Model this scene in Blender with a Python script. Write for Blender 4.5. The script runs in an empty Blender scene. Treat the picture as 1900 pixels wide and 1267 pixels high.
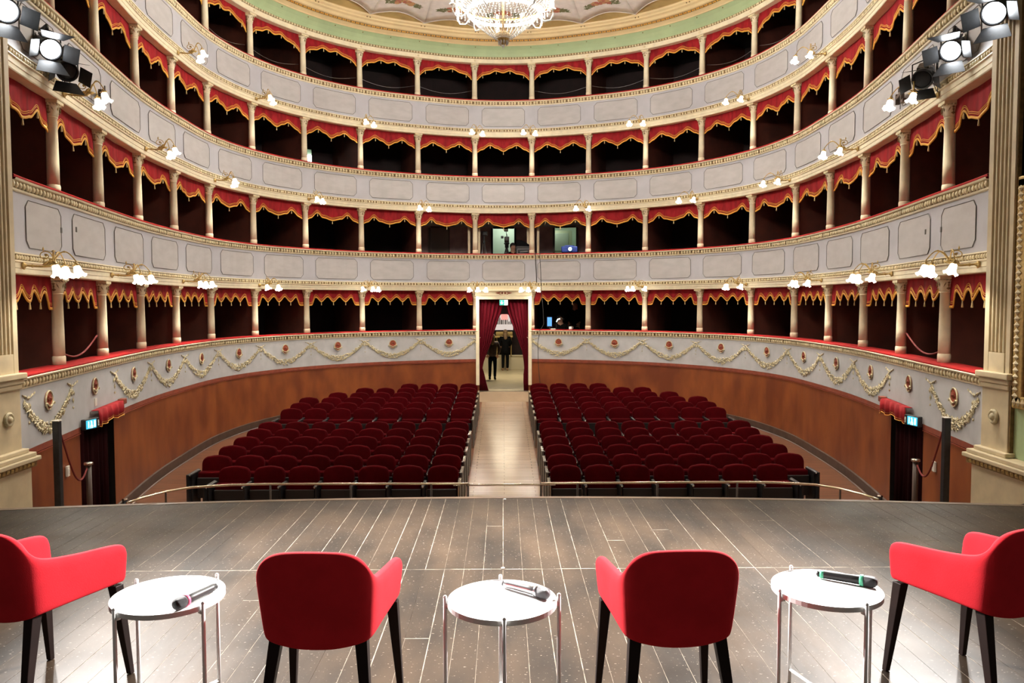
import bpy, bmesh, math, random
from mathutils import Vector, Matrix
random.seed(7)
PI = math.pi
C = bpy.context.scene.collection
sc = bpy.context.scene

# ------------------------------------------------------------------ camera, world, exposure
EYE = 1.73
cam = bpy.data.cameras.new('camera')
camo = bpy.data.objects.new('camera', cam)
C.objects.link(camo)
cam.sensor_width = 36.0
cam.lens = 1450.0 / 1900.0 * 36.0
cam.clip_end = 200
_M = [[0.9999386, 0.0108075, 0.0024328], [-0.0109167, 0.9986600, 0.0505868], [-0.0018828, -0.0506102, 0.9987167]]
camo.matrix_world = Matrix(((_M[0][0], _M[0][2], -_M[0][1], -0.008),
                            (_M[1][0], _M[1][2], -_M[1][1], 0.0),
                            (_M[2][0], _M[2][2], -_M[2][1], EYE),
                            (0, 0, 0, 1)))
sc.camera = camo
w = bpy.data.worlds.new('world')
sc.world = w
w.use_nodes = True
w.node_tree.nodes['Background'].inputs[0].default_value = (1.0, 0.9, 0.8, 1)
w.node_tree.nodes['Background'].inputs[1].default_value = 0.12
sc.view_settings.view_transform = 'Standard'
sc.view_settings.look = 'None'
sc.view_settings.gamma = 1.0
sc.view_settings.use_curve_mapping = False
sc.view_settings.exposure = 0.0
CHANDELIER_W = 1900.0
SCONCE_BULB = 1500.0
SHADE_EMIT = 6.0
SPOT_W = 7500.0

# ------------------------------------------------------------------ materials
def mat(name, col, rough=0.6, metal=0.0, var=0.0, vscale=4.0, bump=0.0, bscale=30.0, emit=None, estr=0.0,
        col2=None, stretch=None, sheen=0.0, coat=0.0, rand=0.0, trans=0.0, spec=None):
    m = bpy.data.materials.new(name)
    m.use_nodes = True
    nt = m.node_tree
    b = nt.nodes['Principled BSDF']
    b.inputs['Base Color'].default_value = (*col, 1)
    b.inputs['Roughness'].default_value = rough
    b.inputs['Metallic'].default_value = metal
    if spec is not None:
        b.inputs['Specular IOR Level'].default_value = spec
    if sheen:
        b.inputs['Sheen Weight'].default_value = sheen
        b.inputs['Sheen Roughness'].default_value = 0.4
        b.inputs['Sheen Tint'].default_value = (min(1, col[0] * 2 + .2), min(1, col[1] * 2 + .05), min(1, col[2] * 2 + .05), 1)
    if coat:
        b.inputs['Coat Weight'].default_value = coat
        b.inputs['Coat Roughness'].default_value = 0.2
    if trans:
        b.inputs['Transmission Weight'].default_value = trans
    if emit:
        b.inputs['Emission Color'].default_value = (*emit, 1)
        b.inputs['Emission Strength'].default_value = estr
    if var or bump or rand:
        tc = nt.nodes.new('ShaderNodeTexCoord')
        mp = nt.nodes.new('ShaderNodeMapping')
        nt.links.new(tc.outputs['Object'], mp.inputs[0])
        if stretch:
            mp.inputs['Scale'].default_value = stretch
    last = None
    if var:
        n = nt.nodes.new('ShaderNodeTexNoise')
        n.inputs['Scale'].default_value = vscale
        n.inputs['Detail'].default_value = 5
        nt.links.new(mp.outputs[0], n.inputs['Vector'])
        r = nt.nodes.new('ShaderNodeValToRGB')
        c2 = col2 if col2 else tuple(max(0, c * (1 - var)) for c in col)
        c1 = col if col2 else tuple(min(1, c * (1 + var)) for c in col)
        r.color_ramp.elements[0].position = 0.35
        r.color_ramp.elements[1].position = 0.65
        r.color_ramp.elements[0].color = (*c2, 1)
        r.color_ramp.elements[1].color = (*c1, 1)
        nt.links.new(n.outputs['Fac'], r.inputs[0])
        last = r.outputs[0]
    if rand:
        oi = nt.nodes.new('ShaderNodeObjectInfo')
        hs = nt.nodes.new('ShaderNodeHueSaturation')
        mr = nt.nodes.new('ShaderNodeMapRange')
        mr.inputs['To Min'].default_value = 1 - rand
        mr.inputs['To Max'].default_value = 1 + rand
        nt.links.new(oi.outputs['Random'], mr.inputs[0])
        nt.links.new(mr.outputs[0], hs.inputs['Value'])
        if last:
            nt.links.new(last, hs.inputs['Color'])
        else:
            hs.inputs['Color'].default_value = (*col, 1)
        last = hs.outputs[0]
    if last:
        nt.links.new(last, b.inputs['Base Color'])
    if bump:
        n2 = nt.nodes.new('ShaderNodeTexNoise')
        n2.inputs['Scale'].default_value = bscale
        n2.inputs['Detail'].default_value = 3
        nt.links.new(mp.outputs[0], n2.inputs['Vector'])
        bp = nt.nodes.new('ShaderNodeBump')
        bp.inputs['Strength'].default_value = bump
        bp.inputs['Distance'].default_value = 0.01
        nt.links.new(n2.outputs['Fac'], bp.inputs['Height'])
        nt.links.new(bp.outputs[0], b.inputs['Normal'])
    return m

def stage_board_mat():
    m = mat('stage_boards', (0.062, 0.040, 0.025), 0.34, var=0.3, vscale=3.0, col2=(0.021, 0.015, 0.011), stretch=(1.0, 0.35, 1.0), rand=0.10, bump=0.18, bscale=9)
    nt = m.node_tree
    b = nt.nodes['Principled BSDF']
    src = b.inputs['Base Color'].links[0].from_socket
    tc = nt.nodes.new('ShaderNodeTexCoord')
    mp = nt.nodes.new('ShaderNodeMapping')
    mp.inputs['Scale'].default_value = (0.55, 1.0, 1.0)
    nt.links.new(tc.outputs['Object'], mp.inputs[0])
    n = nt.nodes.new('ShaderNodeTexNoise')
    n.inputs['Scale'].default_value = 88
    n.inputs['Detail'].default_value = 4
    nt.links.new(mp.outputs[0], n.inputs['Vector'])
    r = nt.nodes.new('ShaderNodeValToRGB')
    r.color_ramp.elements[0].position = 0.655
    r.color_ramp.elements[1].position = 0.70
    nt.links.new(n.outputs['Fac'], r.inputs[0])
    mx = nt.nodes.new('ShaderNodeMix')
    mx.data_type = 'RGBA'
    nt.links.new(r.outputs[0], mx.inputs['Factor'])
    nt.links.new(src, mx.inputs['A'])
    mx.inputs['B'].default_value = (0.30, 0.255, 0.21, 1)
    nt.links.new(mx.outputs['Result'], b.inputs['Base Color'])
    n3 = nt.nodes.new('ShaderNodeTexNoise')
    n3.inputs['Scale'].default_value = 3.0
    nt.links.new(mp.outputs[0], n3.inputs['Vector'])
    mr = nt.nodes.new('ShaderNodeMapRange')
    mr.inputs['To Min'].default_value = 0.30
    mr.inputs['To Max'].default_value = 0.55
    b.inputs['Specular IOR Level'].default_value = 0.11
    nt.links.new(n3.outputs['Fac'], mr.inputs[0])
    nt.links.new(mr.outputs[0], b.inputs['Roughness'])
    return m

def aisle_mat():
    m = bpy.data.materials.new('aisle_wood_lit_tone')
    m.use_nodes = True
    nt = m.node_tree
    b = nt.nodes['Principled BSDF']
    tc = nt.nodes.new('ShaderNodeTexCoord')
    br = nt.nodes.new('ShaderNodeTexBrick')
    br.inputs['Color1'].default_value = (0.34, 0.23, 0.15, 1)  # paler than the stalls: reflected foyer light put into the wood colour
    br.inputs['Color2'].default_value = (0.27, 0.18, 0.115, 1)
    br.inputs['Mortar'].default_value = (0.16, 0.10, 0.06, 1)
    br.inputs['Scale'].default_value = 1.0
    br.inputs['Mortar Size'].default_value = 0.006
    br.inputs['Brick Width'].default_value = 1.1
    br.inputs['Row Height'].default_value = 0.12
    nt.links.new(tc.outputs['Object'], br.inputs['Vector'])
    nt.links.new(br.outputs['Color'], b.inputs['Base Color'])
    b.inputs['Roughness'].default_value = 0.24
    return m

CREAM = mat('cream_paint', (0.84, 0.76, 0.55), 0.45, var=0.06, vscale=6)
CREAMD = mat('cream_paint_warm', (0.60, 0.51, 0.34), 0.5, var=0.08, vscale=5)
LAV = mat('pale_lilac_grey_paint', (0.455, 0.455, 0.50), 0.55, var=0.05, vscale=2.5)
PANEL = mat('panel_grey_paint', (0.455, 0.44, 0.445), 0.5, var=0.06, vscale=3, stretch=(1, 1, 2.5))
LINE = mat('painted_dark_line', (0.13, 0.12, 0.11), 0.6)
GOLD = mat('gilded_stucco', (0.52, 0.36, 0.13), 0.38, metal=0.35, var=0.2, vscale=30)
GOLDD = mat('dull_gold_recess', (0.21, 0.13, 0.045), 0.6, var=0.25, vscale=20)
EGG = mat('egg_moulding_cream', (0.78, 0.68, 0.44), 0.4, var=0.1, vscale=12)
VELVET = mat('red_velvet', (0.29, 0.011, 0.016), 0.75, spec=0.2, var=0.25, vscale=5, sheen=0.12, stretch=(2, 2, 0.6))
RAILV = mat('red_velvet_rail', (0.33, 0.009, 0.010), 0.8, spec=0.2, var=0.15, vscale=8, sheen=0.12)
FRINGE = mat('golden_fringe', (0.78, 0.40, 0.06), 0.55, var=0.15, vscale=60)
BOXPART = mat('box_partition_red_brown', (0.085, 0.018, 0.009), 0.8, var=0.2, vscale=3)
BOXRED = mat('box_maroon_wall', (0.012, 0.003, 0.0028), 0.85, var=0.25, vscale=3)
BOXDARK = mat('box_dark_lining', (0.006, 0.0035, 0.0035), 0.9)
BOXGREY = mat('box_brown_grey_wall', (0.40, 0.28, 0.27), 0.85, var=0.15, vscale=4)
ORANGE = mat('orange_marbled_plaster', (0.25, 0.070, 0.017), 0.42, var=0.3, vscale=2.2, col2=(0.145, 0.033, 0.010), stretch=(1, 1, 0.5), bump=0.05, bscale=4)
BRICKB = mat('brick_red_border', (0.22, 0.048, 0.024), 0.5, var=0.15, vscale=9)
FRIEZE = mat('frieze_pale_grey', (0.43, 0.435, 0.45), 0.6, var=0.06, vscale=4)
GARL = mat('garland_cream_gold', (0.50, 0.44, 0.28), 0.5, var=0.25, vscale=25)
MEDR = mat('medallion_oxblood', (0.28, 0.055, 0.025), 0.45, var=0.2, vscale=30)
WHITES = mat('stucco_white', (0.78, 0.74, 0.66), 0.5)
GREEN = mat('sage_green_paint', (0.40, 0.52, 0.29), 0.55, var=0.06, vscale=2)
TAN = mat('cornice_straw_paint', (0.82, 0.66, 0.37), 0.5, var=0.05, vscale=2)
OCHRE = mat('ceiling_ochre_ground', (0.52, 0.38, 0.15), 0.55, var=0.2, vscale=2)
CLOTHC = mat('painted_canopy_white', (0.90, 0.87, 0.84), 0.6, var=0.06, vscale=5)
STAGE = stage_board_mat()
DUST = mat('pale_dust_in_joints', (0.32, 0.27, 0.21), 0.85, var=0.6, vscale=9)
STAGEEDGE = mat('stage_edge_wood', (0.16, 0.095, 0.055), 0.4, var=0.2, vscale=4)
AISLE = aisle_mat()
STALLS = mat('stalls_wood_wall_tint', (0.15, 0.062, 0.032), 0.3, var=0.25, vscale=3, stretch=(0.4, 4, 1))  # same wood as the aisle, orange wall reflection put into the colour
PLINTH = mat('dark_brown_plinth', (0.06, 0.035, 0.024), 0.45, var=0.2, vscale=5)
SEATV = mat('seat_crimson_velvet', (0.050, 0.0005, 0.0018), 0.9, spec=0.04, var=0.15, vscale=7, rand=0.12)
SEATBLK = mat('seat_black_frame', (0.012, 0.011, 0.012), 0.4)
CHROME = mat('brushed_steel', (0.62, 0.58, 0.52), 0.25, metal=1.0)
BRASS = mat('brass_rail', (0.78, 0.70, 0.56), 0.22, metal=1.0)
CHAIRRED = mat('bright_red_felt', (0.64, 0.022, 0.034), 0.9, spec=0.12, var=0.08, vscale=9, sheen=0.08, bump=0.08, bscale=220)
WENGE = mat('dark_wenge_wood', (0.012, 0.005, 0.004), 0.45, spec=0.2, var=0.2, vscale=8)
WHITEMET = mat('white_lacquered_steel', (0.86, 0.86, 0.85), 0.55, spec=0.25)
BLACKP = mat('black_plastic', (0.013, 0.013, 0.014), 0.45)
BLACKM = mat('black_painted_metal', (0.02, 0.021, 0.024), 0.42, var=0.2, vscale=20)
GRILLE = mat('dark_wire_mesh', (0.05, 0.05, 0.055), 0.45, metal=0.4, bump=0.6, bscale=900)
GRILLEL = mat('grey_wire_mesh', (0.17, 0.17, 0.18), 0.4, metal=0.5, bump=0.6, bscale=900)
SILVERP = mat('silver_satin_metal', (0.55, 0.55, 0.57), 0.28, metal=0.9)
PINK = mat('pink_rubber_ring', (0.75, 0.12, 0.24), 0.5)
GREENR = mat('green_rubber_ring', (0.10, 0.50, 0.30), 0.5)
SHADE = mat('lit_frosted_glass', (0.9, 0.88, 0.84), 0.4, emit=(1.0, 0.90, 0.74), estr=SHADE_EMIT)
BULB = mat('glowing_bulb', (1, 1, 1), 0.3, emit=(1.0, 0.90, 0.76), estr=SCONCE_BULB)
LENS = mat('lit_spotlight_lens', (1, 1, 1), 0.2, emit=(0.93, 0.97, 1.0), estr=40.0)
CRYSTAL = mat('clear_cut_crystal', (0.55, 0.55, 0.54), 0.12, spec=0.8)
CHBULB = mat('chandelier_bulb', (1, 1, 1), 0.3, emit=(1.0, 0.9, 0.74), estr=3.0)
CURT = mat('maroon_door_curtain', (0.085, 0.003, 0.008), 0.9, spec=0.08, var=0.2, vscale=4, sheen=0.04, stretch=(3, 3, 0.3))
CURTD = mat('near_black_curtain', (0.012, 0.0018, 0.0022), 0.95, spec=0.03, var=0.3, vscale=4, stretch=(3, 3, 0.3))
ROPE = mat('dark_red_rope', (0.20, 0.03, 0.03), 0.8)
EXITG = mat('lit_green_sign', (0.05, 0.5, 0.4), 0.4, emit=(0.03, 0.62, 0.46), estr=0.9)
EXITW = mat('lit_white_pictogram', (1, 1, 1), 0.4, emit=(0.75, 1.0, 0.95), estr=1.5)
EXITC = mat('lit_cyan_sign', (0.05, 0.4, 0.5), 0.4, emit=(0.05, 0.50, 0.75), estr=1.0)
SWITCHW = mat('white_switch_plastic', (0.7, 0.68, 0.62), 0.4)
CORR = mat('pale_green_corridor_wall', (0.50, 0.62, 0.50), 0.6)
DOORG = mat('pale_green_door', (0.52, 0.60, 0.42), 0.5)
DOORB = mat('beige_box_door', (0.20, 0.17, 0.14), 0.6)
FOYERW = mat('foyer_cream_wall', (0.66, 0.58, 0.40), 0.6)
FOYERF = mat('foyer_pale_floor', (0.62, 0.52, 0.33), 0.3, var=0.06, vscale=3)
SKIN = mat('skin', (0.50, 0.27, 0.18), 0.55)
HAIRB = mat('light_brown_hair', (0.20, 0.12, 0.06), 0.6)
HAIRD = mat('dark_hair', (0.012, 0.009, 0.008), 0.6)
CLOTHBR = mat('brown_quilted_jacket', (0.055, 0.030, 0.024), 0.75, var=0.2, vscale=20)
CLOTHBK = mat('black_cloth', (0.004, 0.004, 0.0045), 0.9, spec=0.1)
CLOTHDB = mat('dark_jeans', (0.006, 0.007, 0.012), 0.9, spec=0.1)
BOOT = mat('tan_ankle_boots', (0.35, 0.20, 0.10), 0.6)
SCREENB = mat('blue_lit_screen', (0.05, 0.2, 0.6), 0.3, emit=(0.10, 0.32, 0.9), estr=1.1)
PROJL = mat('projector_beam_lens', (1, 1, 1), 0.2, emit=(0.25, 0.55, 1.0), estr=60.0)
PROJB = mat('blue_projector_case', (0.02, 0.06, 0.34), 0.4)
PAPER = mat('white_paper', (0.8, 0.78, 0.74), 0.6)
POSTERL = mat('backlit_poster', (0.6, 0.55, 0.55), 0.5, emit=(0.8, 0.72, 0.72), estr=0.55)
POSTERP = mat('poster_pink', (0.8, 0.3, 0.28), 0.5, emit=(1.0, 0.36, 0.32), estr=0.8)
POSTERD = mat('poster_dark_print', (0.12, 0.11, 0.12), 0.5)
LAMPTUBE = mat('lit_corridor_lamp', (1, 1, 1), 0.4, emit=(1.0, 1.0, 0.95), estr=14.0)
FLOWER_R = mat('painted_rose', (0.52, 0.17, 0.12), 0.6)
FLOWER_O = mat('painted_peach_flower', (0.62, 0.36, 0.18), 0.6)
LEAFP = mat('painted_leaves', (0.20, 0.22, 0.11), 0.6)
CABLE = mat('black_cable', (0.015, 0.015, 0.015), 0.6)
TASSEL = mat('pale_gold_tassel', (0.66, 0.50, 0.24), 0.6)

# ------------------------------------------------------------------ mesh builder
class MB:
    def __init__(s):
        s.v = []
        s.f = []
    def add(s, vs, fs):
        o = len(s.v)
        s.v += [tuple(p) for p in vs]
        s.f += [tuple(i + o for i in f) for f in fs]
        return s
    def box(s, c, d, rz=0.0, M=None):
        x, y, z = d[0] / 2, d[1] / 2, d[2] / 2
        vs = [Vector((a, b, e)) for a in (-x, x) for b in (-y, y) for e in (-z, z)]
        R = M if M is not None else Matrix.Rotation(rz, 3, 'Z')
        vs = [R @ p + Vector(c) for p in vs]
        return s.add(vs, [(0, 1, 3, 2), (4, 6, 7, 5), (0, 4, 5, 1), (2, 3, 7, 6), (0, 2, 6, 4), (1, 5, 7, 3)])
    def bbox(s, c, d, b=0.01, rz=0.0):
        """box with chamfered edges"""
        bm = bmesh.new()
        bmesh.ops.create_cube(bm, size=1)
        bmesh.ops.scale(bm, vec=d, verts=bm.verts)
        bmesh.ops.bevel(bm, geom=list(bm.edges), offset=b, segments=2, profile=0.5, affect='EDGES')
        R = Matrix.Rotation(rz, 3, 'Z')
        bm.verts.index_update()
        vs = [R @ v.co + Vector(c) for v in bm.verts]
        fs = [tuple(v.index for v in f.verts) for f in bm.faces]
        bm.free()
        return s.add(vs, fs)
    def lathe(s, prof, n=16, c=(0, 0, 0), M=None, cap=True):
        vs = []
        for r, z in prof:
            for k in range(n):
                a = 2 * PI * k / n
                p = Vector((r * math.cos(a), r * math.sin(a), z))
                if M is not None:
                    p = M @ p
                vs.append(p + Vector(c))
        fs = []
        for i in range(len(prof) - 1):
            for k in range(n):
                fs.append((i * n + k, i * n + (k + 1) % n, (i + 1) * n + (k + 1) % n, (i + 1) * n + k))
        if cap:
            fs.append(tuple(range(n - 1, -1, -1)))
            fs.append(tuple(range((len(prof) - 1) * n, len(prof) * n)))
        return s.add(vs, fs)
    def tube(s, pts, r, n=6, cap=True):
        pts = [Vector(p) for p in pts]
        m = len(pts)
        rr = r if isinstance(r, (list, tuple)) else [r] * m
        vs = []
        up = None
        for i, p in enumerate(pts):
            t = (pts[min(i + 1, m - 1)] - pts[max(i - 1, 0)]).normalized()
            if up is None:
                up = Vector((0, 0, 1)) if abs(t.z) < 0.9 else Vector((1, 0, 0))
            x = t.cross(up)
            if x.length < 1e-6:
                x = t.cross(Vector((0.3, 1, 0.2)))
            x.normalize()
            y = x.cross(t).normalized()
            up = y
            for k in range(n):
                a = 2 * PI * k / n
                vs.append(p + rr[i] * (math.cos(a) * x + math.sin(a) * y))
        fs = []
        for i in range(m - 1):
            for k in range(n):
                fs.append((i * n + k, i * n + (k + 1) % n, (i + 1) * n + (k + 1) % n, (i + 1) * n + k))
        if cap:
            fs.append(tuple(range(n - 1, -1, -1)))
            fs.append(tuple(range((m - 1) * n, m * n)))
        return s.add(vs, fs)
    def octa(s, c, d, M=None):
        x, y, z = d
        vs = [Vector((x, 0, 0)), Vector((-x, 0, 0)), Vector((0, y, 0)), Vector((0, -y, 0)), Vector((0, 0, z)), Vector((0, 0, -z))]
        if M is not None:
            vs = [M @ p for p in vs]
        return s.add([p + Vector(c) for p in vs], [(0, 2, 4), (2, 1, 4), (1, 3, 4), (3, 0, 4), (2, 0, 5), (1, 2, 5), (3, 1, 5), (0, 3, 5)])
    def ball(s, c, r, n=8, m=5, sc3=(1, 1, 1)):
        prof = [(max(1e-4, math.sin(PI * i / m)), -math.cos(PI * i / m)) for i in range(m + 1)]
        M = Matrix.Diagonal((r * sc3[0], r * sc3[1], r * sc3[2]))
        return s.lathe(prof, n, c, M, cap=False)
    def grid(s, P, close_u=False):
        """P[i][j] points"""
        nu, nv = len(P), len(P[0])
        vs = [p for row in P for p in row]
        fs = []
        for i in range(nu - (0 if close_u else 1)):
            for j in range(nv - 1):
                a = i * nv + j
                b = ((i + 1) % nu) * nv + j
                fs.append((a, b, b + 1, a + 1))
        return s.add(vs, fs)
    def prism(s, poly, f0, f1):
        """poly: list of 2-D points; f0/f1 map a 2-D point to 3-D (front, back)"""
        n = len(poly)
        vs = [f0(p) for p in poly] + [f1(p) for p in poly]
        fs = [tuple(range(n)), tuple(range(2 * n - 1, n - 1, -1))]
        for i in range(n):
            j = (i + 1) % n
            fs.append((i, i + n, j + n, j))
        return s.add(vs, fs)
    def mesh(s, name):
        me = bpy.data.meshes.new(name)
        me.from_pydata(s.v, [], s.f)
        bm = bmesh.new()
        bm.from_mesh(me)
        bmesh.ops.recalc_face_normals(bm, faces=bm.faces)
        bm.to_mesh(me)
        bm.free()
        return me
    def obj(s, name, m, parent=None, smooth=False, thick=0.0, sub=0, bevel=0.0):
        me = s.mesh(name)
        return link(name, me, m, parent, smooth, thick, sub, bevel)

def link(name, me, m, parent=None, smooth=False, thick=0.0, sub=0, bevel=0.0):
    if m is not None and not me.materials:
        me.materials.append(m)
    if smooth:
        me.polygons.foreach_set('use_smooth', [True] * len(me.polygons))
    o = bpy.data.objects.new(name, me)
    C.objects.link(o)
    if parent:
        o.parent = parent
    if bevel:
        md = o.modifiers.new('bevel', 'BEVEL')
        md.width = bevel
        md.segments = 2
    if thick:
        md = o.modifiers.new('solid', 'SOLIDIFY')
        md.thickness = thick
        md.offset = 0
    if sub:
        md = o.modifiers.new('sub', 'SUBSURF')
        md.levels = sub
        md.render_levels = sub
    return o

def tag(o, label=None, cat=None, group=None, kind=None):
    if label:
        o['label'] = label
    if cat:
        o['category'] = cat
    if group:
        o['group'] = group
    if kind:
        o['kind'] = kind
    return o

def empty(name, loc=(0, 0, 0), rz=0.0, label=None, cat=None, group=None, kind=None):
    o = bpy.data.objects.new(name, None)
    o.empty_display_size = 0.1
    C.objects.link(o)
    o.location = loc
    o.rotation_euler = (0, 0, rz)
    return tag(o, label, cat, group, kind)

def copy_tree(o, parent=None):
    c = o.copy()
    C.objects.link(c)
    c.parent = parent
    for ch in list(o.children):
        copy_tree(ch, c)
    return c

ORD = ['', 'first', 'second', 'third', 'fourth', 'fifth', 'sixth', 'seventh', 'eighth', 'ninth', 'tenth', 'eleventh', 'twelfth']
TIERW = ['lowest', 'second', 'third', 'top']

# ------------------------------------------------------------------ the horseshoe
CX = [0.865, 2.535, 4.096, 5.391, 6.308, 6.749, 6.771, 6.658, 6.368, 6.045]
CY = [24.0, 23.481, 22.682, 21.452, 19.892, 18.098, 16.228, 14.405, 12.451, 10.652]
BASEZ = [0.89, 3.19, 5.517, 7.80]
CAPZ = [2.068, 4.419, 6.70, 8.895]
NODES = [(-5.40, 7.6)] + [(-5.78, 9.10)] + [(-CX[i], CY[i]) for i in range(9, -1, -1)] + [(CX[i], CY[i]) for i in range(10)] + [(5.78, 9.10)] + [(5.40, 7.6)]
TMIN, TMAX = -10.5, 10.5

def pos(t):
    u = t + 10.5 + 1          # index in NODES of the node at t
    i = int(math.floor(u))
    i = max(1, min(len(NODES) - 3, i))
    f = u - i
    p0, p1, p2, p3 = [Vector(NODES[k]) for k in (i - 1, i, i + 1, i + 2)]
    return 0.5 * ((2 * p1) + (p2 - p0) * f + (2 * p0 - 5 * p1 + 4 * p2 - p3) * f * f + (3 * p1 - p0 - 3 * p2 + p3) * f ** 3)

def nrm(t):
    d = pos(t + 0.01) - pos(t - 0.01)
    n = Vector((d.y, -d.x))
    return n.normalized()

def S(t, d, z):
    p = pos(t) + nrm(t) * d
    return Vector((p.x, p.y, z))

def ang(t):
    """z rotation that turns local +Y into the inward normal"""
    n = nrm(t)
    return math.atan2(n.y, n.x) - PI / 2

def trange(t0, t1, per=5):
    n = max(1, int(math.ceil((t1 - t0) * per)))
    return [t0 + (t1 - t0) * i / n for i in range(n + 1)]

def sweep(mb, prof, t0, t1, per=5, zf=None):
    P = []
    for t in trange(t0, t1, per):
        P.append([S(t, d, z) for d, z in prof])
    return mb.grid(P)

def sweep_closed(mb, prof, t0, t1, per=5):
    pr = list(prof) + [prof[0]]
    sweep(mb, pr, t0, t1, per)
    n = len(prof)
    mb.add([S(t0, d, z) for d, z in prof], [tuple(range(n))])
    mb.add([S(t1, d, z) for d, z in prof], [tuple(range(n - 1, -1, -1))])
    return mb

def arc_ts(t0, t1, step):
    """parameters spaced by arc length"""
    n = int((t1 - t0) * 60)
    out, acc = [t0], 0.0
    prev = pos(t0)
    for i in range(1, n + 1):
        t = t0 + (t1 - t0) * i / n
        p = pos(t)
        acc += (p - prev).length
        prev = p
        if acc >= step:
            out.append(t)
            acc -= step
    return out

FLOORZ = lambda y: -1.70 + (y - 11.96) * 0.0355
TD = 0.445                      # door jamb parameter in the centre bay
def tcols(t):
    return t

# ------------------------------------------------------------------ stage
def stage_edge(x):
    return 6.88 - x * x * 0.0185
fs = MB()
P = []
xs = [-6.2 + 12.4 * i / 40 for i in range(41)]
for x in xs:
    P.append([(x, -4.0, -0.0011), (x, stage_edge(x) - 0.03, -0.0011), (x, stage_edge(x) - 0.03, -0.14), (x, stage_edge(x) - 0.25, -1.95)])
fs.grid(P)
stage = fs.obj('floor_stage', DUST)
tag(stage, 'dark worn wooden stage floor of long boards with pale joints', 'floor', kind='structure')
PW = 0.126
xi = -48
while xi < 48:
    x0 = -0.016 + xi * PW
    cuts = [-4.0]
    if random.random() < 0.10:
        cuts.append(random.choice([3.95, 4.48, 4.1]))
    cuts.append(4.99)
    if random.random() < 0.08:
        cuts.append(random.uniform(5.5, 6.2))
    cuts.append(99)
    for k in range(len(cuts) - 1):
        g = random.choice([0.0002, 0.0006, 0.0012, 0.0028])
        g2 = random.choice([0.0002, 0.0006, 0.0015])
        xa, xb = x0 + g, x0 + PW - g2
        ya = cuts[k] + random.uniform(0.003, 0.008)
        yb = cuts[k + 1] - random.uniform(0.002, 0.006)
        if cuts[k + 1] == 99:
            ya_, yb0, yb1 = ya, stage_edge(xa) - 0.07, stage_edge(xb) - 0.07
        else:
            yb0 = yb1 = yb
        dz = random.uniform(-0.0002, 0.0002)
        mb = MB()
        e = 0.0006
        top = [(xa + e, ya + e, dz), (xb - e, ya + e, dz), (xb - e, yb1 - e, dz), (xa + e, yb0 - e, dz)]
        bot = [(xa, ya, -0.02), (xb, ya, -0.02), (xb, yb1, -0.02), (xa, yb0, -0.02)]
        mb.add(top + bot, [(0, 1, 2, 3), (0, 4, 5, 1), (1, 5, 6, 2), (2, 6, 7, 3), (3, 7, 4, 0)])
        mb.obj('plank', STAGE, stage)
    xi += 1
mb = MB()
P = []
for x in xs:
    e = stage_edge(x)
    P.append([(x, e - 0.066, -0.02), (x, e - 0.066, 0.002), (x, e - 0.006, 0.002), (x, e, -0.006), (x, e, -0.12), (x, e - 0.05, -0.12)])
mb.grid(P)
mb.obj('edge_board', STAGEEDGE, stage)
# stage trap bolts
for (bx, by) in ((-0.016, 5.0), (0.0, 6.78)):
    MB().lathe([(0.012, 0.0), (0.012, 0.004), (0.006, 0.006)], 10, (bx, by, 0.001)).obj('bolt', WHITEMET, stage)

# ------------------------------------------------------------------ stalls floor
mb = MB()
P = []
for y in [7.0, 10, 13, 16, 19, 22, 24.05]:
    P.append([(x, y, FLOORZ(y)) for x in (-7.6, -3.5, -0.66)])
mb.grid(P)
P = []
for y in [7.0, 10, 13, 16, 19, 22, 24.05]:
    P.append([(x, y, FLOORZ(y)) for x in (0.66, 3.5, 7.6)])
mb.grid(P)
o = mb.obj('floor_stalls', STALLS)
tag(o, 'wooden floor of the stalls under the seats, orange wall reflection painted into its red-brown', 'floor', kind='structure')
mb = MB()
P = []
for y in [7.0, 10, 13, 16, 19, 22, 24.05]:
    P.append([(x, y, FLOORZ(y) + 0.004) for x in (-0.66, 0, 0.66)])
mb.grid(P)
o = mb.obj('floor_aisle', AISLE)
tag(o, 'central aisle floor leading to the curtained door, same wood with foyer light painted into its paler tone', 'floor', kind='structure')

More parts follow.
